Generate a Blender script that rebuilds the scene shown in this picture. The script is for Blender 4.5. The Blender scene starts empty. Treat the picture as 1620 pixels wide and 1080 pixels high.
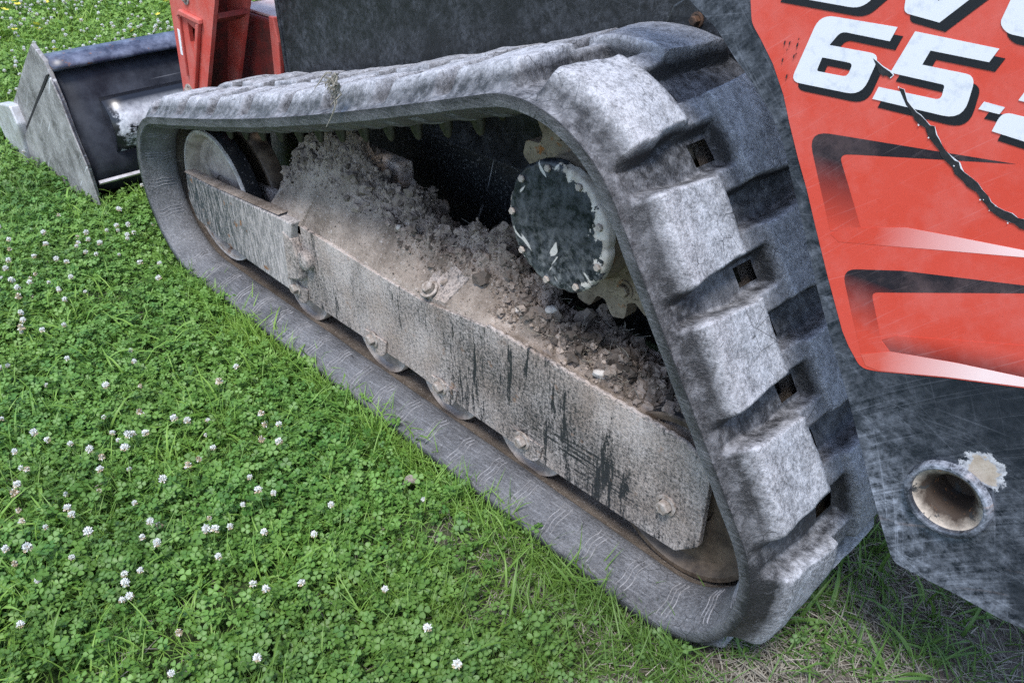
import bpy, bmesh, math, random
import numpy as np
from mathutils import Vector, Matrix
from mathutils.geometry import tessellate_polygon
# ---------------------------------------------------------------- camera, world, sun
scene = bpy.context.scene
CF, CYAW, CPIT, CROLL = 1346.913, 0.826275, 0.572881, -0.013213
CAMLOC = Vector((0.5798, -0.7535, 1.0993))
#CAMSET#
def cam_axes():
    f = Vector((-math.sin(CYAW)*math.cos(CPIT), math.cos(CYAW)*math.cos(CPIT), -math.sin(CPIT)))
    r = f.cross(Vector((0, 0, 1))).normalized()
    u = r.cross(f)
    return r*math.cos(CROLL)+u*math.sin(CROLL), u*math.cos(CROLL)-r*math.sin(CROLL), f
CR, CU, CFW = cam_axes()
cam = bpy.data.cameras.new('camera')
cam.sensor_width = 36.0
cam.lens = 36.0*CF/1620.0
cam.clip_start = 0.02
cam.clip_end = 400
camo = bpy.data.objects.new('camera', cam)
scene.collection.objects.link(camo)
camo.matrix_world = Matrix(((CR.x, CU.x, -CFW.x, CAMLOC.x), (CR.y, CU.y, -CFW.y, CAMLOC.y),
                            (CR.z, CU.z, -CFW.z, CAMLOC.z), (0, 0, 0, 1)))
scene.camera = camo
def topx(P):
    d = Vector(P)-CAMLOC
    z = d.dot(CFW)
    return (810+CF*d.dot(CR)/z, 540-CF*d.dot(CU)/z, z)

SUN_EL, SUN_AZ = math.radians(64), math.radians(-62)     # direction towards the light
sd = Vector((math.cos(SUN_AZ)*math.cos(SUN_EL), math.sin(SUN_AZ)*math.cos(SUN_EL), math.sin(SUN_EL)))
world = bpy.data.worlds.new('World')
scene.world = world
world.use_nodes = True
wn = world.node_tree
sky = wn.nodes.new('ShaderNodeTexSky')
sky.sky_type = 'NISHITA'
sky.sun_disc = False
sky.sun_elevation = SUN_EL
sky.sun_rotation = math.radians(90) - SUN_AZ
sky.air_density = 1.0
sky.dust_density = 1.0
sky.ozone_density = 1.0
bg = wn.nodes['Background']
bg.inputs['Strength'].default_value = 0.12
wn.links.new(sky.outputs[0], bg.inputs['Color'])
sun = bpy.data.lights.new('sun', 'SUN')
sun.energy = 1.5
sun.angle = math.radians(16)
sun.color = (1.0, 0.97, 0.93)
suno = bpy.data.objects.new('sun', sun)
scene.collection.objects.link(suno)
suno.rotation_euler = (-sd).to_track_quat('-Z', 'Y').to_euler()
scene.view_settings.view_transform = 'Standard'
scene.view_settings.look = 'None'
scene.view_settings.gamma = 1.0
scene.view_settings.use_curve_mapping = False
scene.view_settings.exposure = 1.5
scene.render.engine = 'CYCLES'
scene.cycles.max_bounces = 6
scene.cycles.diffuse_bounces = 3
scene.cycles.glossy_bounces = 3
scene.cycles.transmission_bounces = 3
scene.cycles.use_denoising = False

GZ = -0.025          # ground level
rng = np.random.default_rng(7)
random.seed(7)

# ---------------------------------------------------------------- noise in numpy
def vnoise(p, seed=0):
    p = np.asarray(p, float)
    i = np.floor(p).astype(np.int64)
    f = p-i
    f = f*f*(3-2*f)
    def h(a, b, c):
        n = (a*374761393+b*668265263+c*2147483647+seed*1274126177) & 0xffffffff
        n = ((n ^ (n >> 13))*1274126177) & 0xffffffff
        n = n ^ (n >> 16)
        return (n & 0xffff)/65535.0
    r = 0
    for dx in (0, 1):
        for dy in (0, 1):
            for dz in (0, 1):
                w = (f[..., 0] if dx else 1-f[..., 0])*(f[..., 1] if dy else 1-f[..., 1])*(f[..., 2] if dz else 1-f[..., 2])
                r = r+w*h(i[..., 0]+dx, i[..., 1]+dy, i[..., 2]+dz)
    return r*2-1
def fbm(p, o=4, seed=0):
    p = np.asarray(p, float)
    a, s, r = 1.0, 1.0, 0
    for k in range(o):
        r = r+a*vnoise(p*s+k*17.3, seed+k)
        a *= .5
        s *= 2.03
    return r
def lumps(x, y, sc, seed=0):
    """crumbs: height of the nearest dome, and a value per dome"""
    x, y = x*sc, y*sc
    ix, iy = np.floor(x).astype(np.int64), np.floor(y).astype(np.int64)
    def h(a, b, k):
        n = (a*374761393+b*668265263+(seed+k)*1274126177) & 0xffffffff
        n = ((n ^ (n >> 13))*1274126177) & 0xffffffff
        return ((n ^ (n >> 16)) & 0xffff)/65535.0
    best, val = np.zeros_like(x), np.zeros_like(x)
    for dx in (-1, 0, 1):
        for dy in (-1, 0, 1):
            a, b = ix+dx, iy+dy
            px, py, r = a+h(a, b, 1), b+h(a, b, 2), .35+.5*h(a, b, 3)
            d = ((x-px)**2+(y-py)**2)/(r*r)
            z = r*np.sqrt(np.clip(1-d, 0, 1))*(.4+.6*h(a, b, 4))
            val = np.where(z > best, h(a, b, 5), val)
            best = np.maximum(best, z)
    return best, val
def sstep(a, b, x):
    t = np.clip((np.asarray(x, float)-a)/(b-a), 0, 1)
    return t*t*(3-2*t)

# ---------------------------------------------------------------- materials
class M:
    def __init__(s, name, rough=.7, metal=0.0, spec=.5):
        s.m = bpy.data.materials.new(name)
        s.m.use_nodes = True
        s.t = s.m.node_tree
        s.b = s.t.nodes['Principled BSDF']
        s.b.inputs['Roughness'].default_value = rough
        s.b.inputs['Metallic'].default_value = metal
        s.b.inputs['Specular IOR Level'].default_value = spec
        s.co = s.t.nodes.new('ShaderNodeTexCoord').outputs['Object']
    def n(s, k): return s.t.nodes.new(k)
    def l(s, a, b): s.t.links.new(a, b)
    def put(s, v, sock):
        if isinstance(v, bpy.types.NodeSocket): s.l(v, sock)
        elif isinstance(v, (tuple, list)): sock.default_value = (*v, 1) if len(v) == 3 and sock.type == 'RGBA' else v
        else: sock.default_value = v
    def mapped(s, scale=(1, 1, 1), rot=(0, 0, 0), loc=(0, 0, 0)):
        m = s.n('ShaderNodeMapping')
        s.l(s.co, m.inputs['Vector'])
        m.inputs['Scale'].default_value = scale
        m.inputs['Rotation'].default_value = rot
        m.inputs['Location'].default_value = loc
        return m.outputs[0]
    def noise(s, scale=10, detail=6, rough=.6, vec=None, dist=0):
        x = s.n('ShaderNodeTexNoise')
        s.l(vec if vec is not None else s.co, x.inputs['Vector'])
        x.inputs['Scale'].default_value = scale
        x.inputs['Detail'].default_value = detail
        x.inputs['Roughness'].default_value = rough
        x.inputs['Distortion'].default_value = dist
        return x.outputs[0]
    def voro(s, scale, vec=None, feature='F1', rand=1.0):
        x = s.n('ShaderNodeTexVoronoi')
        x.feature = feature
        s.l(vec if vec is not None else s.co, x.inputs['Vector'])
        x.inputs['Scale'].default_value = scale
        x.inputs['Randomness'].default_value = rand
        return x.outputs[0]
    def mr(s, v, a, b, c=0.0, d=1.0, smooth=False):
        x = s.n('ShaderNodeMapRange')
        x.interpolation_type = 'SMOOTHSTEP' if smooth else 'LINEAR'
        s.put(v, x.inputs['Value'])
        for k, q in zip(('From Min', 'From Max', 'To Min', 'To Max'), (a, b, c, d)): x.inputs[k].default_value = q
        return x.outputs[0]
    def mix(s, f, a, b, mode='MIX'):
        x = s.n('ShaderNodeMix')
        x.data_type = 'RGBA'
        x.blend_type = mode
        s.put(f, x.inputs['Factor'])
        s.put(a, x.inputs['A' if False else 6])
        s.put(b, x.inputs[7])
        return x.outputs[2]
    def ma(s, op, a, b=0.0):
        x = s.n('ShaderNodeMath')
        x.operation = op
        x.use_clamp = False
        s.put(a, x.inputs[0])
        s.put(b, x.inputs[1])
        return x.outputs[0]
    def sat(s, a):
        return s.mr(a, 0, 1)
    def attr(s, name):
        x = s.n('ShaderNodeAttribute')
        x.attribute_name = name
        return x.outputs['Fac']
    def xyz(s):
        x = s.n('ShaderNodeSeparateXYZ')
        s.l(s.co, x.inputs[0])
        return x.outputs
    def rnd(s):
        return s.n('ShaderNodeObjectInfo').outputs['Random']
    def scratch(s, rot, sc=90, lo=.60, hi=.66, stretch=.05, off=0.0):
        v = s.mapped((1, 1, 1), (0, rot, 0), (off, 0, off*.7))
        x = s.n('ShaderNodeMapping')
        s.l(v, x.inputs['Vector'])
        x.inputs['Scale'].default_value = (stretch*sc, 1, sc)
        return s.mr(s.noise(1.0, 2, .5, x.outputs[0], .3), lo, hi)
    def arc(s, cx, cz, rs, k, lo, hi, off=0.0):
        x, y, z = s.xyz()
        dx, dz = s.ma('SUBTRACT', x, cx), s.ma('SUBTRACT', z, cz)
        r = s.ma('SQRT', s.ma('ADD', s.ma('MULTIPLY', dx, dx), s.ma('MULTIPLY', dz, dz)))
        a = s.ma('ARCTAN2', dz, dx)
        c = s.n('ShaderNodeCombineXYZ')
        s.l(s.ma('MULTIPLY', r, rs), c.inputs[0])
        s.l(s.ma('MULTIPLY', a, k), c.inputs[1])
        c.inputs[2].default_value = off
        return s.mr(s.noise(1.0, 3, .6, c.outputs[0], .4), lo, hi)
    def done(s, col, rough=None, bump=None, bs=.3, bd=.003):
        s.put(col, s.b.inputs['Base Color'])
        if rough is not None: s.put(rough, s.b.inputs['Roughness'])
        if bump is not None:
            x = s.n('ShaderNodeBump')
            x.inputs['Strength'].default_value = bs
            x.inputs['Distance'].default_value = bd
            s.l(bump, x.inputs['Height'])
            s.l(x.outputs[0], s.b.inputs['Normal'])
        return s.m

MAT = {}
def mk_materials():
    # worn dusty rubber of the tracks
    m = M('dusty_rubber', .62)
    top, inn = m.attr('top'), m.attr('inn')
    spk = m.noise(210, 4, .8)
    mid = m.noise(52, 8, .72)
    big = m.noise(9, 6, .65)
    crk = m.ma('MULTIPLY', m.mr(m.voro(34, m.mapped((1, 1, 1)), 'DISTANCE_TO_EDGE'), .022, .004), m.mr(m.noise(13, 3, .6), .56, .62))
    hair = m.noise(1, 3, .6, m.mapped((26, 240, 240)))
    geo = m.n('ShaderNodeNewGeometry')
    sz_ = m.n('ShaderNodeSeparateXYZ')
    m.l(geo.outputs['Normal'], sz_.inputs[0])
    lying = m.ma('MULTIPLY', m.mr(sz_.outputs[2], .15, .95, 0, .42), m.mr(m.attr('strip'), 0, 1, 1, .40))           # dust lies on what faces up
    pl = m.mr(top, .36, .97)  # tread tops hold the dust; recesses darkened more to deepen their shade
    away = m.mr(m.xyz()[1], .19, .24, 1.0, .78)  # far lug row: less dust, with the arm plate's shade painted in
    d = m.ma('MULTIPLY', pl, m.ma('ADD', .18, m.ma('ADD', m.mr(mid, .34, .66, 0, .22), m.mr(spk, .38, .62, 0, .50))))
    d = m.ma('ADD', d, m.mr(mid, .50, .68, 0, .12))
    d = m.ma('ADD', d, m.ma('MULTIPLY', lying, m.mr(mid, .34, .60)))
    d = m.ma('ADD', d, m.ma('SUBTRACT', m.mr(big, .40, .66, 0, .16), .09))
    d = m.ma('ADD', d, m.mr(hair, .56, .70, 0, .12))
    ds = m.ma('ADD', m.ma('ADD', .07, m.mr(spk, .40, .66, 0, .16)), m.ma('ADD', m.mr(hair, .50, .70, 0, .16), m.mr(big, .42, .66, 0, .14)))
    mf = m.n('ShaderNodeMix')
    m.l(m.attr('strip'), mf.inputs[0]); m.l(d, mf.inputs[2]); m.l(ds, mf.inputs[3])
    d = mf.outputs[0]
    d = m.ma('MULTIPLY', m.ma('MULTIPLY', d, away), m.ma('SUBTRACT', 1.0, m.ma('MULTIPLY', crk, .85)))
    d = m.sat(d)
    col = m.mix(d, (.017, .017, .019), (.46, .465, .495))
    brown = m.mix(m.mr(m.noise(14, 6, .7), .3, .7), (.060, .047, .038), (.17, .14, .115))
    brown = m.mix(m.mr(m.noise(160, 3, .6), .60, .72), brown, (.30, .27, .24))
    col = m.mix(m.sat(inn), col, brown)
    bh = m.ma('ADD', m.ma('MULTIPLY', spk, .8), m.ma('MULTIPLY', mid, .9))
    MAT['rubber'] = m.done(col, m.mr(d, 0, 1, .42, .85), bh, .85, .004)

    m = M('flash_rubber', .6)
    MAT['flash'] = m.done(m.mix(m.mr(m.noise(60), .35, .65), (.09, .09, .095), (.25, .25, .265)))

    m = M('olive_rubber', .6)
    MAT['guide'] = m.done(m.mix(m.mr(m.noise(60), .35, .7), (.010, .010, .006), (.048, .045, .028)), None, m.noise(120), .3)

    # mud-streaked frame paint
    m = M('muddy_frame_paint', .8)
    st = m.noise(1, 6, .62, m.mapped((170, 110, 34.0)), .9)
    st2 = m.noise(1, 4, .6, m.mapped((62, 40, 9), loc=(3, 0, 1)), .3)
    bl = m.noise(3.2, 4, .55)
    sp = m.noise(170, 4, .8)
    cov = m.ma('ADD', m.ma('MULTIPLY', m.mr(st, .36, .62), .30), m.ma('MULTIPLY', m.mr(bl, .38, .60), .50))
    cov = m.ma('ADD', cov, m.ma('MULTIPLY', m.mr(sp, .38, .62), .78))
    cov = m.ma('SUBTRACT', cov, m.ma('MULTIPLY', m.mr(st2, .58, .66), m.mr(bl, .40, .60, .85, .1)))
    cov = m.ma('ADD', cov, m.mr(m.xyz()[2], .22, .30, .0, .28))
    cov = m.sat(m.ma('SUBTRACT', cov, .25))
    dust = m.mix(m.mr(m.noise(9, 5, .6), .35, .65), (.33, .265, .225), (.48, .425, .395))
    rust = m.mr(m.noise(30, 4, .6, m.mapped((1, 1, 1), loc=(4, 2, 1))), .66, .74)
    x, y, z = m.xyz()
    scr = m.mr(m.noise(1, 4, .6, m.mapped((7, 1, 190), rot=(0, .07, 0)), .5), .50, .60)
    scr = m.ma('MULTIPLY', scr, m.ma('MULTIPLY', m.mr(m.ma('ABSOLUTE', m.ma('ADD', x, .16)), .16, .05), m.mr(m.ma('ABSOLUTE', m.ma('SUBTRACT', z, .135)), .045, .015)))
    cov = m.sat(m.ma('SUBTRACT', cov, m.ma('MULTIPLY', scr, .75)))
    big2 = m.mr(m.noise(6.5, 5, .65, m.mapped((1, 1, .55), loc=(9, 2, 4))), .52, .66)
    cov = m.sat(m.ma('SUBTRACT', cov, m.ma('MULTIPLY', big2, .34)))
    col = m.mix(cov, (.018, .019, .021), dust)
    col = m.mix(m.ma('MULTIPLY', rust, .5), col, (.20, .10, .045))
    MAT['frame'] = m.done(col, m.mr(cov, 0, 1, .5, .95), m.ma('ADD', m.ma('MULTIPLY', st, .5), m.ma('MULTIPLY', sp, .9)), .8, .003)

    m = M('streaked_dark_paint', .6)
    st = m.noise(1, 5, .62, m.mapped((150, 100, 24.0)), .8)
    sp = m.noise(170, 4, .8)
    x, y, z = m.xyz()
    cov = m.ma('ADD', m.mr(st, .44, .62, 0, .62), m.mr(sp, .44, .64, 0, .35))
    cov = m.ma('ADD', cov, m.mr(x, -1.45, -1.10, -.12, .42))
    cov = m.sat(cov)
    col = m.mix(cov, (.022, .030, .036), (.42, .38, .36))
    col = m.mix(m.mr(m.noise(24, 4, .6), .64, .70), col, (.20, .10, .05))
    MAT['framedark'] = m.done(col, m.mr(cov, 0, 1, .45, .9), sp, .4, .002)

    m = M('dried_mud', .95, spec=.2)
    a = m.noise(9, 6, .65)
    b = m.noise(140, 5, .75)
    col = m.mix(m.mr(a, .34, .66), (.11, .086, .068), (.37, .31, .265))
    col = m.mix(m.mr(b, .58, .74), col, (.54, .50, .48))
    col = m.mix(m.mr(b, .44, .30), col, (.055, .045, .038))
    dk = m.mr(m.attr('dark'), 0, 1)
    col = m.mix(dk, col, m.mix(m.mr(b, .3, .75), (.022, .017, .014), (.15, .12, .10)))
    MAT['mud'] = m.done(col, None, m.ma('ADD', b, a), .9, .005)

    m = M('dirt_clod', .95, spec=.2)
    a = m.noise(70, 4, .7)
    col = m.mix(m.attr('tint'), (.030, .024, .020), (.40, .33, .28))
    col = m.mix(m.mr(a, .35, .7), m.mix(.45, col, (.04, .032, .027)), col)
    MAT['clod'] = m.done(col, None, a, .6, .003)

    m = M('pale_stone', .8)
    MAT['stone'] = m.done(m.mix(m.mr(m.noise(60), .35, .65), (.34, .30, .27), (.56, .53, .50)), None, m.noise(90), .4)

    # brown dusty steel of wheels
    m = M('dusty_steel', .7)
    a = m.noise(16, 6, .65)
    b = m.noise(150, 4, .7)
    col = m.mix(m.mr(a, .35, .65), (.16, .13, .108), (.42, .365, .32))
    col = m.mix(m.mr(b, .60, .72), col, (.40, .37, .34))
    col = m.mix(m.mr(m.noise(22, 4, .6, m.mapped((1, 1, 1), loc=(2, 5, 3))), .62, .72), col, (.14, .06, .02))
    MAT['steel'] = m.done(col, None, m.ma('ADD', a, b), .35)

    m = M('worn_pale_rim', .5)
    MAT['rimpale'] = m.done(m.mix(m.mr(m.noise(40, 5, .7), .4, .65), (.30, .27, .245), (.52, .49, .47)), None, m.noise(80), .2)
    m = M('dark_rusty_bolt', .7)
    MAT['boltdark'] = m.done(m.mix(m.mr(m.noise(90, 5, .7), .4, .65), (.030, .020, .015), (.13, .065, .035)), None, m.noise(90), .3)
    m = M('dark_brown_steel', .55)  # dark brown steel; the rear idler's shade is put into this colour
    MAT['grease'] = m.done(m.mix(m.mr(m.noise(26, 6, .7), .35, .65), (.030, .020, .013), (.13, .095, .065)), None, m.noise(60), .3)

    m = M('polished_black_tread', .33, 0.0)
    col = m.mix(m.mr(m.noise(120, 3, .6), .62, .7), (.022, .022, .024), (.22, .20, .19))
    MAT['rim'] = m.done(col, m.mr(m.noise(20), .3, .7, .25, .5))

    m = M('tan_primer', .75)
    a = m.noise(14, 6, .65)
    col = m.mix(m.mr(a, .38, .62), (.11, .082, .055), (.27, .22, .165))
    col = m.mix(m.mr(m.noise(34, 4, .6, m.mapped((1, 1, 1), loc=(7, 1, 3))), .60, .68), col, (.26, .10, .025))
    col = m.mix(m.mr(m.noise(170, 3, .6), .58, .68), col, (.06, .045, .03))
    MAT['tan'] = m.done(col, None, a, .35)

    # motor cover: black paint flaked off towards the rim
    m = M('flaked_black_paint', .55, spec=.3)
    x, y, z = m.xyz()
    r = m.ma('SQRT', m.ma('ADD', m.ma('MULTIPLY', x, x), m.ma('MULTIPLY', z, z)))
    n1 = m.noise(26, 5, .7)
    edge = m.ma('ADD', r, m.ma('MULTIPLY', m.ma('SUBTRACT', n1, .5), .13))
    edge = m.ma('ADD', edge, m.mr(m.ma('ADD', x, m.ma('MULTIPLY', z, .35)), .0, .10, 0, .030))
    fl = m.mr(edge, .1125, .1145)
    sc = m.ma('MAXIMUM', m.scratch(.9, 42, .655, .67, .22), m.scratch(-.6, 50, .66, .675, .2, 4))
    pt = m.mix(m.mr(m.noise(38, 8, .75), .42, .66), (.007, .009, .013), (.080, .086, .098))
    pt = m.mix(m.ma('MULTIPLY', m.mr(z, .02, -.09), m.mr(m.noise(60, 8, .8), .46, .66)), pt, (.24, .245, .25))
    pt = m.mix(m.mr(m.noise(230, 5, .75), .62, .78), pt, (.20, .21, .22))
    pt = m.mix(sc, pt, (.48, .46, .43))
    col = m.mix(fl, pt, m.mix(m.mr(m.noise(50), .4, .6), (.36, .32, .27), (.58, .54, .49)))
    MAT['cover'] = m.done(col, m.mr(fl, 0, 1, .35, .85), m.ma('ADD', m.ma('MULTIPLY', fl, -.5), m.noise(60)), .3)

    m = M('rusty_bolt', .75)
    a = m.noise(80, 5, .7)
    MAT['bolt'] = m.done(m.mix(m.mr(a, .35, .65), (.15, .115, .09), (.38, .34, .31)), None, a, .5)

    # scratched black panel paint
    def panel(name, amt, lo, base=(.011, .014, .021), sk=1.0):
        m = M(name, .45)
        x, y, z = m.xyz()
        g = m.noise(11, 8, .76)
        f = m.noise(60, 7, .78)
        if lo: f = m.ma('ADD', m.ma('MULTIPLY', f, .72), m.ma('MULTIPLY', m.arc(1.25, -.55, 170, 15, 0, 1, 2.0), .28))
        sp = m.noise(300, 3, .7)
        mask = m.mr(g, .40, .64, .10, 1.0)
        if lo: mask = m.ma('MULTIPLY', mask, m.ma('ADD', m.mr(z, .34, .56, .85, .07), m.mr(m.ma('ADD', x, m.ma('MULTIPLY', z, .42)), .455, .56, .42, .0)))
        s1 = m.arc(1.25, -.55, 420, 7, .60, .68)
        s2 = m.arc(-.5, .1, 300, 5, .62, .70, 3.1)
        s3 = m.arc(.9, 1.6, 350, 6, .63, .70, 7.7)
        s4 = m.arc(.55, -1.4, 520, 14, .60, .67, 11.3)
        ss = m.ma('MAXIMUM', m.ma('MAXIMUM', s1, s2), m.ma('MAXIMUM', s3, s4))
        haze = m.ma('MULTIPLY', m.ma('MULTIPLY', m.mr(f, .40, .62), mask), amt)
        haze = m.ma('ADD', haze, m.ma('MULTIPLY', m.mr(sp, .60, .72), m.ma('MULTIPLY', mask, .30)))
        haze = m.ma('ADD', haze, m.ma('MULTIPLY', ss, m.mr(mask, 0, 1, .05*sk, .22*sk)))
        col = m.mix(m.sat(haze), base, (.40, .43, .50))
        if lo:
            ru = m.ma('MULTIPLY', m.scratch(.5, 60, .60, .70, .10, 2.2), m.ma('MULTIPLY', m.mr(z, .35, .38, 1, 0), m.mr(f, .42, .60)))
            col = m.mix(m.ma('MULTIPLY', ru, .6), col, (.36, .20, .12))
            # worn bare patch above the pin
            dx = m.ma('SUBTRACT', x, .409); dz = m.ma('SUBTRACT', z, .470)
            rr = m.ma('SQRT', m.ma('ADD', m.ma('MULTIPLY', dx, dx), m.ma('MULTIPLY', dz, dz)))
            rr = m.ma('ADD', rr, m.ma('MULTIPLY', m.ma('SUBTRACT', m.noise(45, 5, .7), .5), .045))
            col = m.mix(m.mr(rr, .0245, .0230), col, m.mix(m.mr(m.noise(140, 5, .7), .4, .6), (.26, .26, .28), (.52, .52, .54)))
            col = m.mix(m.mr(rr, .0195, .0170), col, m.mix(m.mr(f, .35, .65), (.30, .235, .175), (.52, .45, .38)))
        return m.done(col, m.mr(haze, 0, .6, .34, .62), f, .12, .001)
    MAT['plate'] = panel('scuffed_black_arm_paint', .78, True)
    MAT['chassis'] = panel('scratched_black_panel', .14, False, (.009, .010, .012), .3)
    m = M('speckled_black', .6)
    col = m.mix(m.mr(m.noise(170, 4, .7), .56, .68), (.008, .009, .010), (.15, .15, .15))
    col = m.mix(m.scratch(1.25, 60, .72, .74, .12), col, (.25, .25, .25))
    MAT['inner'] = m.done(col)
    m = M('gap_shade_black', .9)
    MAT['dark'] = m.done((.006, .006, .006))

    # red decal film
    RED = (.58, .060, .036)
    def film(name, colf, rough=.40):
        m = M(name, rough)
        col = colf(m)
        s1 = m.ma('MAXIMUM', m.arc(1.25, -.3, 420, 9, .62, .70), m.arc(-.4, 1.5, 380, 8, .64, .71, 5))
        sm = m.mr(m.noise(16, 6, .7), .45, .80)
        col = m.mix(m.ma('MULTIPLY', s1, .07), col, (.80, .62, .62))
        col = m.mix(m.ma('MULTIPLY', sm, .14), col, (.78, .50, .48))
        return m.done(col, m.mr(m.noise(30), .3, .7, rough-.06, rough+.12), m.noise(220, 2), .04, .001)
    def grad(ax, a, b, c0, c1):
        return lambda m: m.mix(m.mr(m.xyz()[ax], a, b, smooth=False), c0, c1)
    MAT['red'] = film('red_decal_film', lambda m: m.mix(m.mr(m.noise(5), .35, .65), RED, (.61, .075, .05)))
    DK = (.016, .012, .018)
    MAT['stripe1'] = film('red_to_black_print', grad(2, .684, .762, RED, DK))
    MAT['stripe2'] = film('lower_red_to_black_print', grad(2, .575, .640, RED, DK))
    MAT['wedge1'] = film('pink_fade_print', grad(0, .235, .37, RED, (.86, .60, .58)))
    MAT['wedge2'] = film('maroon_fade_print', lambda m: m.mix(m.mr(m.ma('SUBTRACT', m.xyz()[2], m.ma('MULTIPLY', m.ma('SUBTRACT', m.xyz()[0], .28), .25)), .558, .590), (.07, .010, .014), RED))
    MAT['wedge3'] = film('pale_pink_fade_print', grad(0, .275, .38, (.60, .10, .07), (.86, .66, .64)))
    m = M('white_print', .38)
    MAT['white'] = m.done(m.mix(m.mr(m.noise(70, 5, .7), .52, .72), (.68, .69, .72), (.50, .53, .60)))
    m = M('black_print', .4)
    MAT['black'] = m.done((.010, .011, .016))
    m = M('torn_black_backing', .7)
    MAT['torn'] = m.done(m.mix(m.mr(m.noise(150), .4, .7), (.008, .008, .010), (.022, .022, .025)))

    # red paint of the front arm
    m = M('dusty_red_paint', .5)
    a = m.noise(11, 6, .65)
    col = m.mix(m.mr(a, .36, .68), (.50, .060, .042), (.50, .14, .115))
    col = m.mix(m.ma('MULTIPLY', m.mr(m.noise(130, 4, .7), .56, .70), .5), col, (.42, .22, .19))
    MAT['redpaint'] = m.done(col, None, a, .1)
    m = M('dark_red_paint', .65)  # darker red for the arm's inner webs and the cross member
    col = m.mix(m.mr(m.noise(13, 6, .7), .35, .62), (.24, .022, .016), (.07, .022, .017))
    MAT['reddark'] = m.done(col)
    m = M('lit_red_top', .6)
    MAT['redtop'] = m.done(m.mix(m.mr(m.noise(15), .4, .6), (.55, .40, .38), (.66, .56, .54)))

    # bucket
    m = M('dusty_bucket_steel', .62, .25)
    a = m.noise(10, 6, .7)
    b = m.noise(90, 5, .75)
    col = m.mix(m.mr(a, .34, .66), (.095, .088, .084), (.38, .365, .355))
    col = m.mix(m.ma('MULTIPLY', m.mr(b, .5, .72), .6), col, (.56, .56, .58))
    col = m.mix(m.scratch(.7, 70, .64, .70, .06), col, (.55, .55, .56))
    MAT['bucket'] = m.done(col, None, b, .25)
    m = M('black_bucket_paint', .55, spec=.3)
    a = m.noise(9, 6, .7)
    col = m.mix(m.mr(a, .40, .75), (.008, .009, .014), (.045, .05, .065))
    col = m.mix(m.ma('MULTIPLY', m.scratch(.6, 50, .68, .71, .08), .6), col, (.45, .46, .50))
    MAT['bucketblack'] = m.done(col, m.mr(a, .3, .7, .42, .62), a, .12)
    m = M('worn_bright_tube', .28)
    x, y, z = m.xyz()
    w = m.ma('ADD', m.noise(14, 5, .7, m.mapped((1, 1, 2.6))), m.mr(z, .19, .27, -.10, .10))
    wm = m.ma('MULTIPLY', m.mr(w, .38, .45), m.mr(y, .44, .34, 0, 1))
    wm = m.ma('MULTIPLY', wm, m.mr(m.ma('ADD', y, m.ma('MULTIPLY', m.noise(26, 5, .7), .12)), .175, .19))
    wm = m.ma('MULTIPLY', wm, m.mr(z, .295, .262, 0, 1))
    col = m.mix(wm, (.010, .011, .015), m.mix(m.mr(m.noise(50, 4, .7), .4, .7), (.54, .56, .60), (.24, .25, .28)))
    MAT['tube'] = m.done(col, m.mr(wm, 0, 1, .28, .45), m.noise(30), .15)
    m = M('scratched_blue_black_lip', .40)
    a = m.noise(14, 6, .7)
    col = m.mix(m.mr(a, .42, .70), (.030, .035, .062), (.17, .19, .26))
    col = m.mix(m.mr(m.noise(24, 4, .6, m.mapped((1, 1, 1), loc=(1, 5, 2))), .62, .70), col, (.22, .10, .055))
    MAT['lip'] = m.done(col, None, a, .2)
    m = M('rusted_edge', .8)
    MAT['rust'] = m.done(m.mix(m.mr(m.noise(60), .4, .6), (.20, .09, .045), (.30, .22, .18)))
    m = M('worn_cutting_edge', .45, .4)
    MAT['cut'] = m.done(m.mix(m.mr(m.noise(22, 5, .7), .35, .7), (.62, .62, .65), (.33, .31, .30)), None, m.noise(40), .3)
    m = M('pin_bore_grime', .8)
    x, y, z = m.xyz()
    r = m.ma('SQRT', m.ma('ADD', m.ma('MULTIPLY', x, x), m.ma('MULTIPLY', z, z)))
    r = m.ma('ADD', r, m.ma('MULTIPLY', m.ma('SUBTRACT', m.noise(40, 5, .7), .5), .028))
    col = m.mix(m.mr(r, .029, .041), (.036, .022, .014), (.42, .36, .30))
    col = m.mix(m.mr(m.noise(50, 6, .7, m.mapped((1, 1, 1), loc=(3, 3, 3))), .57, .62), col, (.03, .03, .03))
    col = m.mix(m.mr(m.noise(70, 5, .7, m.mapped((1, 1, 1), loc=(7, 3, 1))), .60, .68), col, (.26, .11, .04))
    MAT['pin'] = m.done(col, None, m.noise(90), .4)
    m = M('white_sticker', .5)
    MAT['sticker'] = m.done((.72, .72, .74))

    # plants
    def leaf(name, c0, c1, rough=.5, tr=.30, far=None):
        m = M(name, rough, spec=.4)
        f = m.ma('ADD', m.ma('MULTIPLY', m.attr('tint'), .6), m.ma('MULTIPLY', m.rnd(), .4))
        col = m.mix(f, c0, c1)
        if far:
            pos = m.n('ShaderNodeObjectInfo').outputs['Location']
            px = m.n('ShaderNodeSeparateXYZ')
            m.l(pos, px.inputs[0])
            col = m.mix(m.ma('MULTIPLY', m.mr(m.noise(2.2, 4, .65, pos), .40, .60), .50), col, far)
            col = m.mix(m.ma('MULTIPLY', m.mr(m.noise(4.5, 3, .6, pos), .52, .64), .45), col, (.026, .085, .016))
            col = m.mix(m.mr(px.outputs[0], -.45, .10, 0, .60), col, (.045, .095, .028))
            col = m.mix(m.mr(px.outputs[0], -2.2, -5.0, 0, .75), col, far)  # far lawn's sunlight put into a paler, yellower leaf colour
        col = m.mix(m.mr(m.attr('mark'), 0, 1, 0, .35), col, (.30, .42, .20))
        m.put(col, m.b.inputs['Base Color'])
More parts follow.
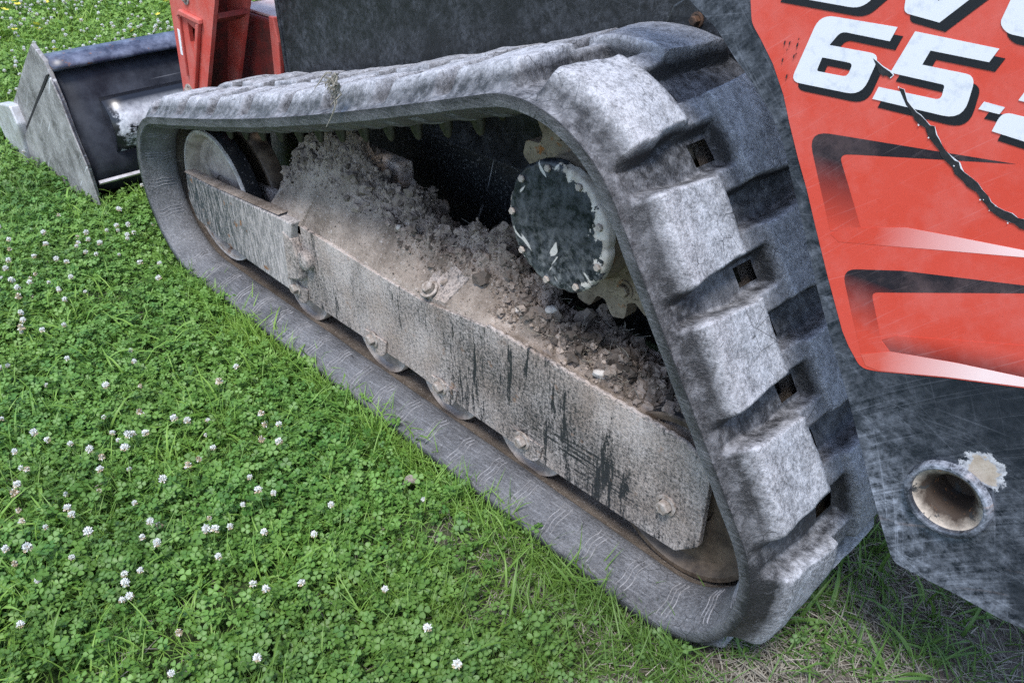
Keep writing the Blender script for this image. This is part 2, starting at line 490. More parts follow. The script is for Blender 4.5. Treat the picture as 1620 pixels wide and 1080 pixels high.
        t = m.n('ShaderNodeBsdfTranslucent')
        m.l(m.mix(.35, col, (.16, .30, .03)), t.inputs['Color'])
        x = m.n('ShaderNodeMixShader')
        x.inputs[0].default_value = tr
        m.l(m.b.outputs[0], x.inputs[1])
        m.l(t.outputs[0], x.inputs[2])
        m.l(x.outputs[0], m.t.nodes['Material Output'].inputs['Surface'])
        return m.m
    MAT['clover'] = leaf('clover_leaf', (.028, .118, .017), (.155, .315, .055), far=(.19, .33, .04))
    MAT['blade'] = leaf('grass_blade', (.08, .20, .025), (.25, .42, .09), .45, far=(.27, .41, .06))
    MAT['straw'] = leaf('dry_straw', (.15, .135, .11), (.42, .39, .33), .8, .15)
    MAT['petal'] = leaf('white_petal', (.80, .80, .78), (.86, .86, .86), .7, .25)
    MAT['wilt'] = leaf('wilted_petal', (.42, .31, .19), (.62, .54, .40), .8, .2)
    MAT['yellow'] = leaf('yellow_petal', (.75, .60, .05), (.85, .75, .12), .6, .25)
    MAT['stem'] = leaf('flower_stem', (.10, .19, .04), (.16, .27, .07), .6, .2)
    MAT['deadleaf'] = leaf('dead_leaf', (.20, .16, .14), (.30, .26, .24), .8, .1)
    m = M('lawn_soil', .95, spec=.1)
    a = m.noise(5, 6, .7)
    b = m.noise(130, 5, .75)
    col = m.mix(m.mr(a, .38, .62), (.030, .040, .016), (.035, .065, .018))
    bare = m.mix(m.mr(b, .35, .7), (.050, .041, .034), (.20, .175, .155))
    col = m.mix(m.attr('bare'), col, bare)
    MAT['soil'] = m.done(col, None, b, .7, .006)
mk_materials()

# ---------------------------------------------------------------- mesh helpers
COL = scene.collection
def mesh(name, v, f, mats, smooth=False, attrs=None, midx=None):
    me = bpy.data.meshes.new(name)
    me.from_pydata([tuple(map(float, a)) for a in v], [], [tuple(int(i) for i in a) for a in f])
    for m_ in (mats if isinstance(mats, (list, tuple)) else [mats]): me.materials.append(MAT[m_])
    if smooth: me.polygons.foreach_set('use_smooth', [True]*len(me.polygons))
    if midx is not None: me.polygons.foreach_set('material_index', np.asarray(midx, dtype=np.int32))
    for k, a in (attrs or {}).items():
        at = me.attributes.new(k, 'FLOAT', 'POINT')
        at.data.foreach_set('value', np.asarray(a, dtype=np.float32))
    me.update()
    return me
def obj(name, me, parent=None, loc=None, label=None, col=True):
    o = bpy.data.objects.new(name, me)
    if col: COL.objects.link(o)
    if parent is not None: o.parent = parent
    if loc is not None: o.location = loc
    if label: o['label'] = label
    return o
def thing(o, label, cat, group=None, kind=None):
    o['label'] = label
    o['category'] = cat
    if group: o['group'] = group
    if kind: o['kind'] = kind
    return o
def empty(name, loc=(0, 0, 0)):
    o = bpy.data.objects.new(name, None)
    COL.objects.link(o)
    o.location = loc
    return o
def bevel(o, w=.003, seg=2, ang=30):
    b = o.modifiers.new('bevel', 'BEVEL')
    b.width = w
    b.segments = seg
    b.limit_method = 'ANGLE'
    b.angle_limit = math.radians(ang)
    return o
def box_vf(c, s):
    x, y, z = c
    a, b, d = s[0]/2, s[1]/2, s[2]/2
    v = [(x+i*a, y+j*b, z+k*d) for i in (-1, 1) for j in (-1, 1) for k in (-1, 1)]
    f = [(0, 1, 3, 2), (4, 6, 7, 5), (0, 4, 5, 1), (2, 3, 7, 6), (0, 2, 6, 4), (1, 5, 7, 3)]
    return v, f
def box(name, c, s, mat, parent, bw=.003, **k):
    v, f = box_vf(c, s)
    o = obj(name, mesh(name, v, f, mat), parent, **k)
    if bw: bevel(o, bw)
    return o
def area2(P):
    return sum(P[i-1][0]*P[i][1]-P[i][0]*P[i-1][1] for i in range(len(P)))/2
def prism_vf(P, y0, y1, holes=()):
    """outline in (x,z), front face at y0 (towards the viewer), back at y1"""
    if area2(P) < 0: P = P[::-1]
    loops = [P]+[h if area2(h) < 0 else h[::-1] for h in holes]
    flat = [q for L in loops for q in L]
    n = len(flat)
    v = [(x, y0, z) for x, z in flat]+[(x, y1, z) for x, z in flat]
    if holes:
        tr = tessellate_polygon([[Vector((x, z, 0)) for x, z in L] for L in loops])
        f = []
        for t in tr:
            a, b, c = t
            s = (flat[b][0]-flat[a][0])*(flat[c][1]-flat[a][1])-(flat[b][1]-flat[a][1])*(flat[c][0]-flat[a][0])
            if s < 0: b, c = c, b
            f.append((a, b, c))
            f.append((a+n, c+n, b+n))
    else:
        f = [tuple(range(n)), tuple(range(2*n-1, n-1, -1))]
    k = 0
    for L in loops:
        m = len(L)
        for i in range(m):
            a, b = k+i, k+(i+1) % m
            f.append((a, a+n, b+n, b))
        k += m
    return v, f
def prism(name, P, y0, y1, mat, parent, holes=(), bw=0, **k):
    v, f = prism_vf(P, y0, y1, holes)
    o = obj(name, mesh(name, v, f, mat), parent, **k)
    if bw: bevel(o, bw)
    return o
def lathe_vf(prof, n=48, tooth=None):
    """profile [(r, y)], axis along y"""
    v, f = [], []
    m = len(prof)
    for i in range(n):
        a = 2*math.pi*i/n
        for r, y in prof: v.append((r*math.cos(a), y, r*math.sin(a)))
    for i in range(n):
        j = (i+1) % n
        for k in range(m-1):
            f.append((i*m+k, i*m+k+1, j*m+k+1, j*m+k))
    return v, f
def lathe(name, prof, loc, mat, parent, n=48, smooth=True, **k):
    v, f = lathe_vf(prof, n)
    me = mesh(name, v, f, mat, smooth)
    o = obj(name, me, parent, loc, **k)
    if smooth:
        e = o.modifiers.new('split', 'EDGE_SPLIT')
        e.split_angle = math.radians(35)
    return o
def tube_vf(pts, rad, n=6):
    v, f = [], []
    pts = [Vector(p) for p in pts]
    for i, p in enumerate(pts):
        d = (pts[min(i+1, len(pts)-1)]-pts[max(i-1, 0)]).normalized()
        a = d.orthogonal().normalized()
        b = d.cross(a)
        r = rad[i] if isinstance(rad, (list, tuple)) else rad
        for k in range(n):
            t = 2*math.pi*k/n
            v.append(p+a*r*math.cos(t)+b*r*math.sin(t))
    for i in range(len(pts)-1):
        for k in range(n):
            f.append((i*n+k, i*n+(k+1) % n, (i+1)*n+(k+1) % n, (i+1)*n+k))
    f.append(tuple(range(n))[::-1])
    f.append(tuple(range((len(pts)-1)*n, len(pts)*n)))
    return v, f
def bolt_mesh(name, r=.012, h=.010, mat='bolt', washer=True):
    v, f = [], []
    def ring(n, rr, y, ph=0): 
        k = len(v)
        for i in range(n):
            a = 2*math.pi*i/n+ph
            v.append((rr*math.cos(a), y, rr*math.sin(a)))
        return k
    if washer:
        a = ring(18, r*1.5, 0); b = ring(18, r*1.5, -.003); c = ring(18, r*1.05, -.0036)
        for (p, q) in ((a, b), (b, c)):
            for i in range(18): f.append((p+i, p+(i+1) % 18, q+(i+1) % 18, q+i))
    a = ring(6, r, -.0025); b = ring(6, r, -h); c = ring(6, r*.82, -h-.0018)
    for (p, q) in ((a, b), (b, c)):
        for i in range(6): f.append((p+i, p+(i+1) % 6, q+(i+1) % 6, q+i))
    f.append(tuple(range(c, c+6)))
    return mesh(name, v, f, mat)

# outlines of the flat plates and prints, metres in (x, z)
D={'plate':[[-0.0891,0.9381],[-0.0387,0.8964],[-0.0015,0.8737],[-0.0002,0.8729],[0.0011,0.8721],[0.0023,0.8712],[0.0034,0.8703],[0.0045,0.8693],[0.0056,0.8683],[0.0323,0.843],[0.0556,0.8235],[0.088,0.7925],[0.1099,0.7614],[0.1275,0.7234],[0.1505,0.6759],[0.1832,0.6057],[0.2201,0.5344],[0.2468,0.4869],[0.2836,0.4135],[0.311,0.3591],[0.3318,0.3199],[0.3471,0.2931],[0.3492,0.2899],[0.3515,0.2873],[0.3541,0.2853],[0.3569,0.2839],[0.3599,0.2831],[0.3631,0.2829],[0.3782,0.2833],[0.4314,0.2879],[0.4799,0.289],[0.5065,0.2931],[0.5687,0.3028]],
'decal':[[0.0283,0.9561],[0.0426,0.9073],[0.0466,0.8902],[0.0472,0.8881],[0.048,0.8861],[0.0489,0.8841],[0.0501,0.8823],[0.0514,0.8805],[0.0529,0.8788],[0.0608,0.8705],[0.0808,0.847],[0.0998,0.8164],[0.1133,0.7862],[0.1301,0.7519],[0.1476,0.7194],[0.1668,0.679],[0.1927,0.6263],[0.2239,0.5663],[0.2353,0.5505],[0.2484,0.5363],[0.2507,0.5341],[0.2532,0.5325],[0.256,0.5315],[0.2588,0.531],[0.2619,0.5311],[0.2651,0.5317],[0.2756,0.5347],[0.3464,0.5618],[0.419,0.5861],[0.4711,0.6051],[0.3686,0.9797]],
'glyph':{'six':[[0.209,0.9049],[0.2045,0.8909],[0.1595,0.8919],[0.1574,0.8918],[0.1554,0.8914],[0.1536,0.8907],[0.152,0.8897],[0.1506,0.8884],[0.1494,0.8868],[0.1435,0.8776],[0.1434,0.8774],[0.1434,0.8772],[0.1434,0.8771],[0.1435,0.877],[0.1437,0.8769],[0.144,0.8769],[0.1869,0.8772],[0.1901,0.877],[0.1927,0.8762],[0.1945,0.8748],[0.1955,0.873],[0.1959,0.8705],[0.1955,0.8675],[0.1913,0.8494],[0.1897,0.8447],[0.1874,0.8408],[0.1844,0.8378],[0.1806,0.8356],[0.176,0.8342],[0.1706,0.8337],[0.1174,0.8327],[0.114,0.8329],[0.1114,0.8337],[0.1097,0.835],[0.1086,0.8369],[0.1084,0.8393],[0.1089,0.8423],[0.1229,0.8909],[0.1246,0.8951],[0.1269,0.8986],[0.13,0.9013],[0.1337,0.9032],[0.1381,0.9044],[0.1431,0.9048]],
'five':[[0.2266,0.9038],[0.3046,0.9012],[0.2993,0.8883],[0.2452,0.8892],[0.2407,0.8752],[0.2813,0.8748],[0.2844,0.8745],[0.2869,0.8737],[0.2888,0.8723],[0.2902,0.8703],[0.291,0.8678],[0.2913,0.8648],[0.2911,0.852],[0.2906,0.8461],[0.2889,0.8413],[0.2862,0.8376],[0.2823,0.8349],[0.2774,0.8333],[0.2713,0.8328],[0.1997,0.8335],[0.2034,0.8464],[0.2602,0.8466],[0.2621,0.8468],[0.2636,0.8473],[0.2647,0.8481],[0.2655,0.8492],[0.266,0.8507],[0.2661,0.8525],[0.2661,0.8587],[0.266,0.8594],[0.2658,0.86],[0.2654,0.8605],[0.265,0.8608],[0.2644,0.861],[0.2637,0.8611],[0.2118,0.8622]],
'dash':[[0.3046,0.8535],[0.3236,0.8524],[0.3207,0.8453],[0.3016,0.8458]],
'two':[[0.3327,0.8608],[0.3357,0.8691],[0.3767,0.8688],[0.3787,0.8686],[0.3804,0.868],[0.3816,0.867],[0.3825,0.8657],[0.383,0.8639],[0.3832,0.8618],[0.3831,0.8497],[0.3829,0.8471],[0.3822,0.8451],[0.3811,0.8435],[0.3796,0.8423],[0.3777,0.8417],[0.3753,0.8415],[0.348,0.8418],[0.3466,0.8367],[0.3465,0.8364],[0.3466,0.8361],[0.3467,0.8359],[0.3468,0.8357],[0.3471,0.8356],[0.3475,0.8356],[0.3803,0.8356],[0.3795,0.8237],[0.3186,0.8288],[0.3207,0.8398],[0.3215,0.8424],[0.3226,0.8445],[0.3241,0.8461],[0.326,0.8472],[0.3282,0.8479],[0.3308,0.8481],[0.3629,0.8475],[0.3639,0.8476],[0.3648,0.8479],[0.3655,0.8484],[0.366,0.849],[0.3664,0.8499],[0.3666,0.851],[0.3671,0.8567],[0.3671,0.8574],[0.3669,0.858],[0.3667,0.8585],[0.3663,0.8588],[0.3657,0.859],[0.365,0.8591]],
'V':[[0.2095,0.9485],[0.2111,0.9241],[0.2114,0.9224],[0.212,0.9209],[0.2129,0.9197],[0.2142,0.9188],[0.2157,0.9182],[0.2176,0.9179],[0.2469,0.9148],[0.2679,0.9377],[0.2874,0.9588],[0.2655,0.9598],[0.2411,0.9329],[0.2321,0.9524]],
'L':[[0.306,0.9644],[0.2995,0.9265],[0.2993,0.925],[0.2995,0.9235],[0.2999,0.9222],[0.3006,0.9208],[0.3016,0.9196],[0.3028,0.9184],[0.3034,0.9179],[0.3047,0.917],[0.3061,0.9162],[0.3075,0.9155],[0.309,0.915],[0.3105,0.9147],[0.312,0.9145],[0.3696,0.9111],[0.3706,0.9215],[0.3189,0.9272],[0.3263,0.9623]],
'S':[[0.0721,0.9173],[0.1564,0.9159],[0.1604,0.9161],[0.164,0.9167],[0.1674,0.9178],[0.1705,0.9194],[0.1733,0.9214],[0.1758,0.9238],[0.1929,0.9428],[0.1939,0.9441],[0.1943,0.9452],[0.1942,0.9461],[0.1935,0.9467],[0.1922,0.9472],[0.1904,0.9475],[0.1279,0.9525],[0.0786,0.9371]]},'six_h':[[0.1371,0.8619],[0.1372,0.8624],[0.1375,0.8629],[0.1378,0.8632],[0.1382,0.8634],[0.1388,0.8636],[0.1393,0.8636],[0.1669,0.8637],[0.1684,0.8636],[0.1695,0.8632],[0.1703,0.8626],[0.1708,0.8617],[0.171,0.8606],[0.1708,0.8592],[0.1697,0.8546],[0.1692,0.853],[0.1684,0.8517],[0.1674,0.8507],[0.1661,0.85],[0.1645,0.8495],[0.1627,0.8494],[0.1365,0.8489],[0.1358,0.849],[0.1352,0.8491],[0.1348,0.8494],[0.1346,0.8498],[0.1345,0.8503],[0.1346,0.851]],
'crack':[[0.2237,0.8497],[0.2292,0.8493],[0.2349,0.8391],[0.24,0.835],[0.2467,0.8302],[0.251,0.8285],[0.2577,0.8243],[0.2621,0.821],[0.2669,0.8213],[0.2703,0.8137],[0.2739,0.8103],[0.2811,0.8026],[0.2887,0.7971],[0.2937,0.7937],[0.2979,0.7932],[0.301,0.7876],[0.3052,0.7849],[0.3136,0.7814],[0.32,0.7784],[0.3255,0.7731],[0.3326,0.7687],[0.3364,0.7638],[0.3428,0.7606],[0.3501,0.759],[0.3569,0.7585],[0.3634,0.7557],[0.3726,0.7565],[0.3776,0.7463],[0.3681,0.7463],[0.3625,0.7491],[0.3556,0.7498],[0.3485,0.7508],[0.3386,0.7548],[0.3332,0.7597],[0.3279,0.7629],[0.3217,0.7687],[0.3118,0.7718],[0.3067,0.7758],[0.2971,0.7809],[0.2932,0.7865],[0.2893,0.7887],[0.2808,0.7941],[0.2766,0.7999],[0.2702,0.8045],[0.2635,0.8099],[0.2584,0.8177],[0.252,0.8194],[0.2465,0.8228],[0.241,0.83],[0.2349,0.8349],[0.2301,0.8412]],
'crack2':[[0.1916,0.8724],[0.1971,0.8697],[0.203,0.8663],[0.2119,0.8628],[0.2153,0.8604],[0.2122,0.8569],[0.2091,0.8588],[0.2055,0.8576],[0.2004,0.8602],[0.1971,0.8652]],
'stripe1':[[0.3468,0.8043],[0.1623,0.7877],[0.1545,0.7864],[0.1487,0.7839],[0.1449,0.7803],[0.1432,0.7755],[0.1437,0.7695],[0.1462,0.7624],[0.1844,0.6814],[0.2196,0.6933],[0.1813,0.7603],[0.1801,0.7629],[0.1797,0.7652],[0.1802,0.7671],[0.1814,0.7687],[0.1835,0.77],[0.1863,0.771],[0.1968,0.7735]],
'wedge1':[[0.1852,0.6777],[0.2027,0.6914],[0.2647,0.7123],[0.3155,0.7189],[0.3811,0.7268],[0.383,0.7206],[0.2993,0.699],[0.1967,0.6718]],
'stripe2':[[0.3913,0.6931],[0.272,0.6641],[0.2237,0.6474],[0.2189,0.6452],[0.2153,0.6425],[0.2131,0.6392],[0.2122,0.6354],[0.2126,0.631],[0.2144,0.626],[0.2291,0.5944],[0.2531,0.545],[0.2716,0.5539],[0.2825,0.5663],[0.2711,0.5723],[0.249,0.6201],[0.2483,0.6223],[0.2481,0.6243],[0.2484,0.626],[0.2494,0.6275],[0.2509,0.6288],[0.2529,0.6298],[0.2605,0.6327],[0.3934,0.6858]],
'wedge2':[[0.2702,0.5761],[0.2836,0.5873],[0.4094,0.6328],[0.4195,0.5989],[0.3518,0.5845],[0.2825,0.566]],
'wedge3':[[0.2514,0.5472],[0.2827,0.5656],[0.3521,0.5839],[0.4198,0.5984],[0.4226,0.5889],[0.3464,0.5632],[0.2759,0.5362],[0.2601,0.5352]],
'bk_side':[[-2.4062,0.4632],[-2.4043,0.4642],[-2.4026,0.465],[-2.401,0.4654],[-2.3995,0.4656],[-2.3981,0.4655],[-2.3969,0.4652],[-2.3163,0.4291],[-2.2991,0.3876],[-2.2661,0.3194],[-2.2419,0.2257],[-2.2019,0.1278],[-2.1936,-0.014],[-2.1937,-0.0151],[-2.1943,-0.016],[-2.1954,-0.0167],[-2.1968,-0.0173],[-2.1988,-0.0177],[-2.2011,-0.0179],[-2.469,-0.0332],[-2.6667,-0.0412],[-2.8576,-0.0445],[-2.832,0.0736],[-2.908,0.1547],[-2.7792,0.233],[-2.5778,0.3616]],
'bk_wear':[[-2.2829,0.3879],[-2.2484,0.3258],[-2.2228,0.2333],[-2.1798,0.1372],[-2.1598,0.0018],[-2.4207,-0.0115],[-2.612,-0.0195],[-2.8038,-0.0231],[-2.7636,0.0947],[-2.4991,0.26]],
'bk_cut':[[-3.0065,0.1438],[-2.9988,0.1495],[-2.9894,0.1547],[-2.9783,0.1593],[-2.9656,0.1635],[-2.9513,0.1672],[-2.9355,0.1704],[-2.8357,0.1881],[-2.8248,0.1898],[-2.8156,0.1908],[-2.8083,0.1909],[-2.8027,0.1902],[-2.7989,0.1888],[-2.7968,0.1866],[-2.7725,0.1328],[-2.7872,0.0482],[-2.7878,0.0448],[-2.7883,0.0415],[-2.7889,0.0382],[-2.7894,0.0349],[-2.79,0.0316],[-2.7905,0.0283],[-2.799,-0.0244],[-2.9074,-0.0389],[-2.9827,-0.0327],[-3.0357,0.057],[-3.0464,0.0991],[-3.0466,0.1021],[-3.0458,0.1055],[-3.0441,0.1091],[-3.0413,0.113],[-3.0375,0.1171],[-3.0327,0.1215]],
'fr_main':[[-1.0706,0.2825],[-0.8919,0.2791],[-0.7303,0.2738],[-0.5903,0.2739],[-0.4882,0.2866],[-0.3826,0.2981],[-0.2862,0.2997],[-0.197,0.2975],[-0.0624,0.2941],[0.0346,0.2917],[0.0878,0.2768],[0.0884,0.2766],[0.0888,0.2763],[0.0891,0.2758],[0.0893,0.2753],[0.0895,0.2747],[0.0895,0.2739],[0.0855,0.1166],[0.0854,0.1152],[0.0851,0.1139],[0.0846,0.1127],[0.084,0.1115],[0.0832,0.1105],[0.0822,0.1094],[0.049,0.0784],[0.0476,0.0771],[0.0461,0.076],[0.0446,0.0752],[0.0432,0.0746],[0.0417,0.0742],[0.0403,0.074],[-0.0711,0.0702],[-0.2094,0.0687],[-0.4404,0.072],[-0.659,0.0839],[-0.9096,0.0828],[-1.1252,0.0839]],
'fr_nose':[[-1.5887,0.2493],[-1.588,0.251],[-1.5869,0.2525],[-1.5852,0.2537],[-1.583,0.2546],[-1.5803,0.2552],[-1.577,0.2555],[-1.4145,0.2649],[-1.2314,0.2789],[-1.0399,0.2927],[-1.0956,0.098],[-1.2947,0.1009],[-1.478,0.1144],[-1.5689,0.1258],[-1.5722,0.1264],[-1.5752,0.1273],[-1.5777,0.1284],[-1.5797,0.1298],[-1.5813,0.1314],[-1.5825,0.1333],[-1.604,0.1811]],
'bk_gap':[[-2.2955,0.3955],[-2.3299,0.385],[-2.5538,0.25],[-2.8461,0.0724],[-2.8599,0.0404],[-2.8531,-0.0405],[-2.8345,-0.0062],[-2.8034,0.0806],[-2.5301,0.2489]]}
# ================================================================ THE MACHINE
loader = empty('track_loader')
thing(loader, 'dusty red and black compact track loader on rubber tracks standing on the lawn', 'track loader')

# ---- track path (inner belt line seen from the side)
def hull_path():
    C = [(-1.50, .215, .202), (-.225, .555, .188), (.035, .178, .167)]
    pts = []
    for cx, cz, r in C:
        for i in range(720):
            a = 2*math.pi*i/720
            pts.append((cx+r*math.cos(a), cz+r*math.sin(a)))
    pts = sorted(set(pts))
    def half(pp):
        h = []
        for p in pp:
            while len(h) > 1 and (h[-1][0]-h[-2][0])*(p[1]-h[-2][1])-(h[-1][1]-h[-2][1])*(p[0]-h[-2][0]) <= 0: h.pop()
            h.append(p)
        return h
    lo, up = half(pts), half(pts[::-1])
    H = np.array(lo[:-1]+up[:-1])
    # dense, with sag of the top run
    Q = []
    for i in range(len(H)):
        a, b = H[i], H[(i+1) % len(H)]
        n = max(1, int(np.hypot(*(b-a))/.004))
        for k in range(n): Q.append(a+(b-a)*k/n)
    Q = np.array(Q)
    xs = np.clip((Q[:, 0]+1.555)/(1.555-.28), 0, 1)
    upper = Q[:, 1] > .36+.27*(Q[:, 0]+1.5)
    Q[:, 1] -= np.where(upper & (Q[:, 0] < -.28), .018*np.sin(np.pi*xs), 0)
    return Q
PATH = hull_path()
NLUG = 26
SPP = 72
NS = NLUG*SPP
def resample(Q, n, ph):
    P = np.vstack([Q, Q[:1]])
    d = np.r_[0, np.cumsum(np.hypot(*np.diff(P, axis=0).T))]
    L = d[-1]
    s = (np.arange(n)/n+ph) % 1.0*L
    return np.c_[np.interp(s, d, P[:, 0]), np.interp(s, d, P[:, 1])], L
PHASE = 0.0
PHASE = .001923
FLASH = .945
R0, TL = resample(PATH, NS, PHASE)
for _ in range(3): R0 = (np.roll(R0, 1, 0)+2*R0+np.roll(R0, -1, 0))/4
TG = np.roll(R0, -1, 0)-np.roll(R0, 1, 0)
TG /= np.linalg.norm(TG, axis=1)[:, None]
NO = np.c_[TG[:, 1], -TG[:, 0]]        # outward normal (path runs anticlockwise)
W = .39
def inner_off(y):
    """offset of the inside surface from the roller path: a raised strip that falls to the lip"""
    e = np.minimum(y, W-np.asarray(y, float))
    return np.interp(e, [0, .012, .03, .055, .080, .088, .102, .195], [.006, .001, -.008, -.0175, -.0175, -.0150, 0, 0])
def droop(y):
    e = np.minimum(y, W-np.asarray(y, float))
    return .005*np.clip((.03-e)/.03, 0, 1)**1.6
def lug_h(u, y, k=0):
    """height of the tread above the carcass; u = position in lug pitches, 0 = middle of an outer lug"""
    u = u-np.floor(u+.5)
    wob = .014*vnoise(np.stack([y*38, k*3.1+0*y, u*9], -1), 5)
    um = u+wob
    hw = .372-.045*sstep(.03, .15, y)          # outer row, half length
    a = sstep(hw+.022+.035*sstep(.13, .04, y), hw-.012-.018*sstep(.13, .04, y), np.abs(um))
    a = a*sstep(.010, .048, y)*sstep(.1625, .1570, y)
    v = u-np.where(u > 0, .5, -.5)+wob
    hv = .372-.045*sstep(.36, .24, y)
    b = sstep(hv+.022, hv-.012, np.abs(v))
    b = b*sstep(W-.004, W-.052, y)*sstep(.210, .218, y)
    # bridges over the middle between the holes
    w = np.abs(np.abs(u)-.25)
    c = sstep(.135, .075, w)*sstep(.125, .163, y)*sstep(.262, .212, y)*.66
    return np.maximum(np.maximum(a, b), c)
YS = np.unique(np.round(np.r_[0, .004, .010, .017, np.linspace(.024, .150, 18), .156, .1585, .161, .1635, np.linspace(.169, .204, 7),
                               .2095, .2125, .2155, .2185, np.linspace(.225, .366, 19), .373, .380, .386, W], 5))
YI = np.array([0, .004, .012, .022, .034, .048, .062, .076, .088, .094, .100, .115, .130, .150, .164, .204, .212, .225, .245, .27, .288, .294, .302, .314, .328, .342, .356, .368, .378, .386, W])
LUGH = .036
def build_track():
    U = (np.arange(NS)/SPP)
    uu, yy = np.meshgrid(U, YS, indexing='ij')
    kk = np.floor(uu+.5)
    hh = lug_h(uu, yy, kk)
    wear = 1+.10*vnoise(np.stack([uu*2.3, yy*14, 0*yy], -1), 3)
    t0 = .026-.008*sstep(.02, 0, np.minimum(yy, W-yy))
    rough = .0011*fbm(np.stack([uu*7, yy*45, 0*yy], -1), 4, 9)*sstep(0, .02, yy)
    no = droop(yy)+t0+hh*LUGH*wear+rough
    Vo = np.stack([R0[:, None, 0]+NO[:, None, 0]*no, yy, R0[:, None, 1]+NO[:, None, 1]*no], -1)
    ui, yi = np.meshgrid(U, YI, indexing='ij')
    # outer strip of the inside is a little proud of the roller path
    ni = inner_off(yi)+.0008*vnoise(np.stack([ui*5, yi*40, 0*yi], -1), 4)
    Vi = np.stack([R0[:, None, 0]+NO[:, None, 0]*ni, yi, R0[:, None, 1]+NO[:, None, 1]*ni], -1)
    no_, ni_ = len(YS), len(YI)
    ofs = NS*no_
    V = np.vstack([Vo.reshape(-1, 3), Vi.reshape(-1, 3)])
    top = np.r_[(hh*sstep(.0, .6, hh)).ravel(), np.full(NS*ni_, .30)]
    inn = np.r_[np.zeros(NS*no_), (sstep(.088, .100, yi)*sstep(.302, .290, yi)).ravel()]
    strip = np.r_[np.zeros(NS*no_), np.ones(NS*ni_)]
    F, own = [], []
    uf = U-np.floor(U)                      # 0..1 within pitch
    def hole(i, yc):
        u = ((i+.5)/SPP) % .5
        return (u < .085 or u > .415) and .1636 < yc < .2039
    for i in range(NS):
        j = (i+1) % NS
        uc = (i+.5)/SPP
        for q in range(no_-1):
            yc = (YS[q]+YS[q+1])/2
            if hole(i, yc): continue
            F.append((i*no_+q, i*no_+q+1, j*no_+q+1, j*no_+q))
            hm = max(hh[i, q], hh[i, q+1], hh[j, q], hh[j, q+1])
            if yc < .1636 and hm > .02: own.append(1+int(math.floor(uc+.5)) % NLUG)
            elif yc > .2094 and hm > .02: own.append(101+int(math.floor(uc)) % NLUG)
            else: own.append(0)
        for q in range(ni_-1):
            yc = (YI[q]+YI[q+1])/2
            if hole(i, yc): continue
            F.append((ofs+i*ni_+q, ofs+j*ni_+q, ofs+j*ni_+q+1, ofs+i*ni_+q+1))
            own.append(0)
        for (qo, qi, s) in ((0, 0, 1), (no_-1, ni_-1, 0)):
            a, b, c, d = i*no_+qo, j*no_+qo, ofs+j*ni_+qi, ofs+i*ni_+qi
            F.append((a, b, c, d) if s else (a, d, c, b))
            own.append(0)
    # walls of the holes
    yo0, yo1 = int(np.argmin(abs(YS-.1635))), int(np.argmin(abs(YS-.204)))
    yi0, yi1 = int(np.argmin(abs(YI-.164))), int(np.argmin(abs(YI-.204)))
    for i in range(NS):
        j = (i+1) % NS
        hi, hp = hole(i, .15), hole(i-1, .15)
        if hi:
            for (qo, qi, s) in ((yo0, yi0, 0), (yo1, yi1, 1)):
                a, b, c, d = i*no_+qo, j*no_+qo, ofs+j*ni_+qi, ofs+i*ni_+qi
                F.append((a, b, c, d) if s else (a, d, c, b))
                own.append(0)
        if hi != hp:
            a = [i*no_+q for q in range(yo0, yo1+1)]
            b = [ofs+i*ni_+q for q in range(yi0, yi1+1)][::-1]
            F.append(tuple(a+b))
            own.append(0)
    own = np.array(own)
    # vertex normals of the whole surface
    N = np.zeros_like(V)
    Q = np.array([f[:4] for f in F if len(f) == 4])
    fn = np.cross(V[Q[:, 2]]-V[Q[:, 0]], V[Q[:, 3]]-V[Q[:, 1]])
    for c in range(4): np.add.at(N, Q[:, c], fn)
    N /= np.linalg.norm(N, axis=1)[:, None]+1e-12
    def part(sel, name, parent, label=None):
        fs = [F[i] for i in np.nonzero(sel)[0]]
        ids = np.unique(np.concatenate([np.array(f) for f in fs]))
        mp = np.full(len(V), -1)
        mp[ids] = np.arange(len(ids))
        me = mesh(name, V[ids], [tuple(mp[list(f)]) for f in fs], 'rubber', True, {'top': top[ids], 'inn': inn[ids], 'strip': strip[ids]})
        me.normals_split_custom_set_from_vertices([tuple(n) for n in N[ids]])
        return obj(name, me, parent, label=label)
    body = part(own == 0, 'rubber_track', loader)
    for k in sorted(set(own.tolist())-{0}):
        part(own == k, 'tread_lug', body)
    return body
track = build_track()

def at_path(s_m, y, off):
    """point at arc length s_m from sample 0, off along the outward normal"""
    x = (s_m/TL*NS) % NS
    i = int(x)
    t = x-i
    j = (i+1) % NS
    p = R0[i]*(1-t)+R0[j]*t
    n = NO[i]*(1-t)+NO[j]*t
    return Vector((p[0]+n[0]*off, y, p[1]+n[1]*off))
# raised moulding lines across the inner strip, three to every link, running round the lip
def flash_marks():
    v, f = [], []
    link = TL/(NLUG*2)
    for c in range(NLUG*2):
        s0 = (c+FLASH)*link
        for ln in (-1, 0, 1):
            st = []
            for k in range(11):
                y = .074-.062*k/10
                st.append((y, float(inner_off(np.array(y))), -1))

            base = len(v)
            amp = .0016+.0008*random.random()
            for k, (y, o, side) in enumerate(st):
                ds = ln*.0095+amp*math.sin(k*.9+c)
                w = .0009
                if side == -1: e = (0, -.0016)
                elif side == 1: e = (0, .0016)
                else: e = (-.0016, 0)
                for q, hgt in ((-w, -.2), (0, 1), (w, -.2)):
                    v.append(at_path(s0+ds+q, y+e[0]*hgt, o+e[1]*hgt))
            for k in range(len(st)-1):
                a = base+k*3
                f.append((a, a+1, a+4, a+3))
                f.append((a+1, a+2, a+5, a+4))
    o = obj('moulding_line', mesh('moulding_line', v, f, 'flash', True), track)
    o['kind'] = 'stuff'
flash_marks()
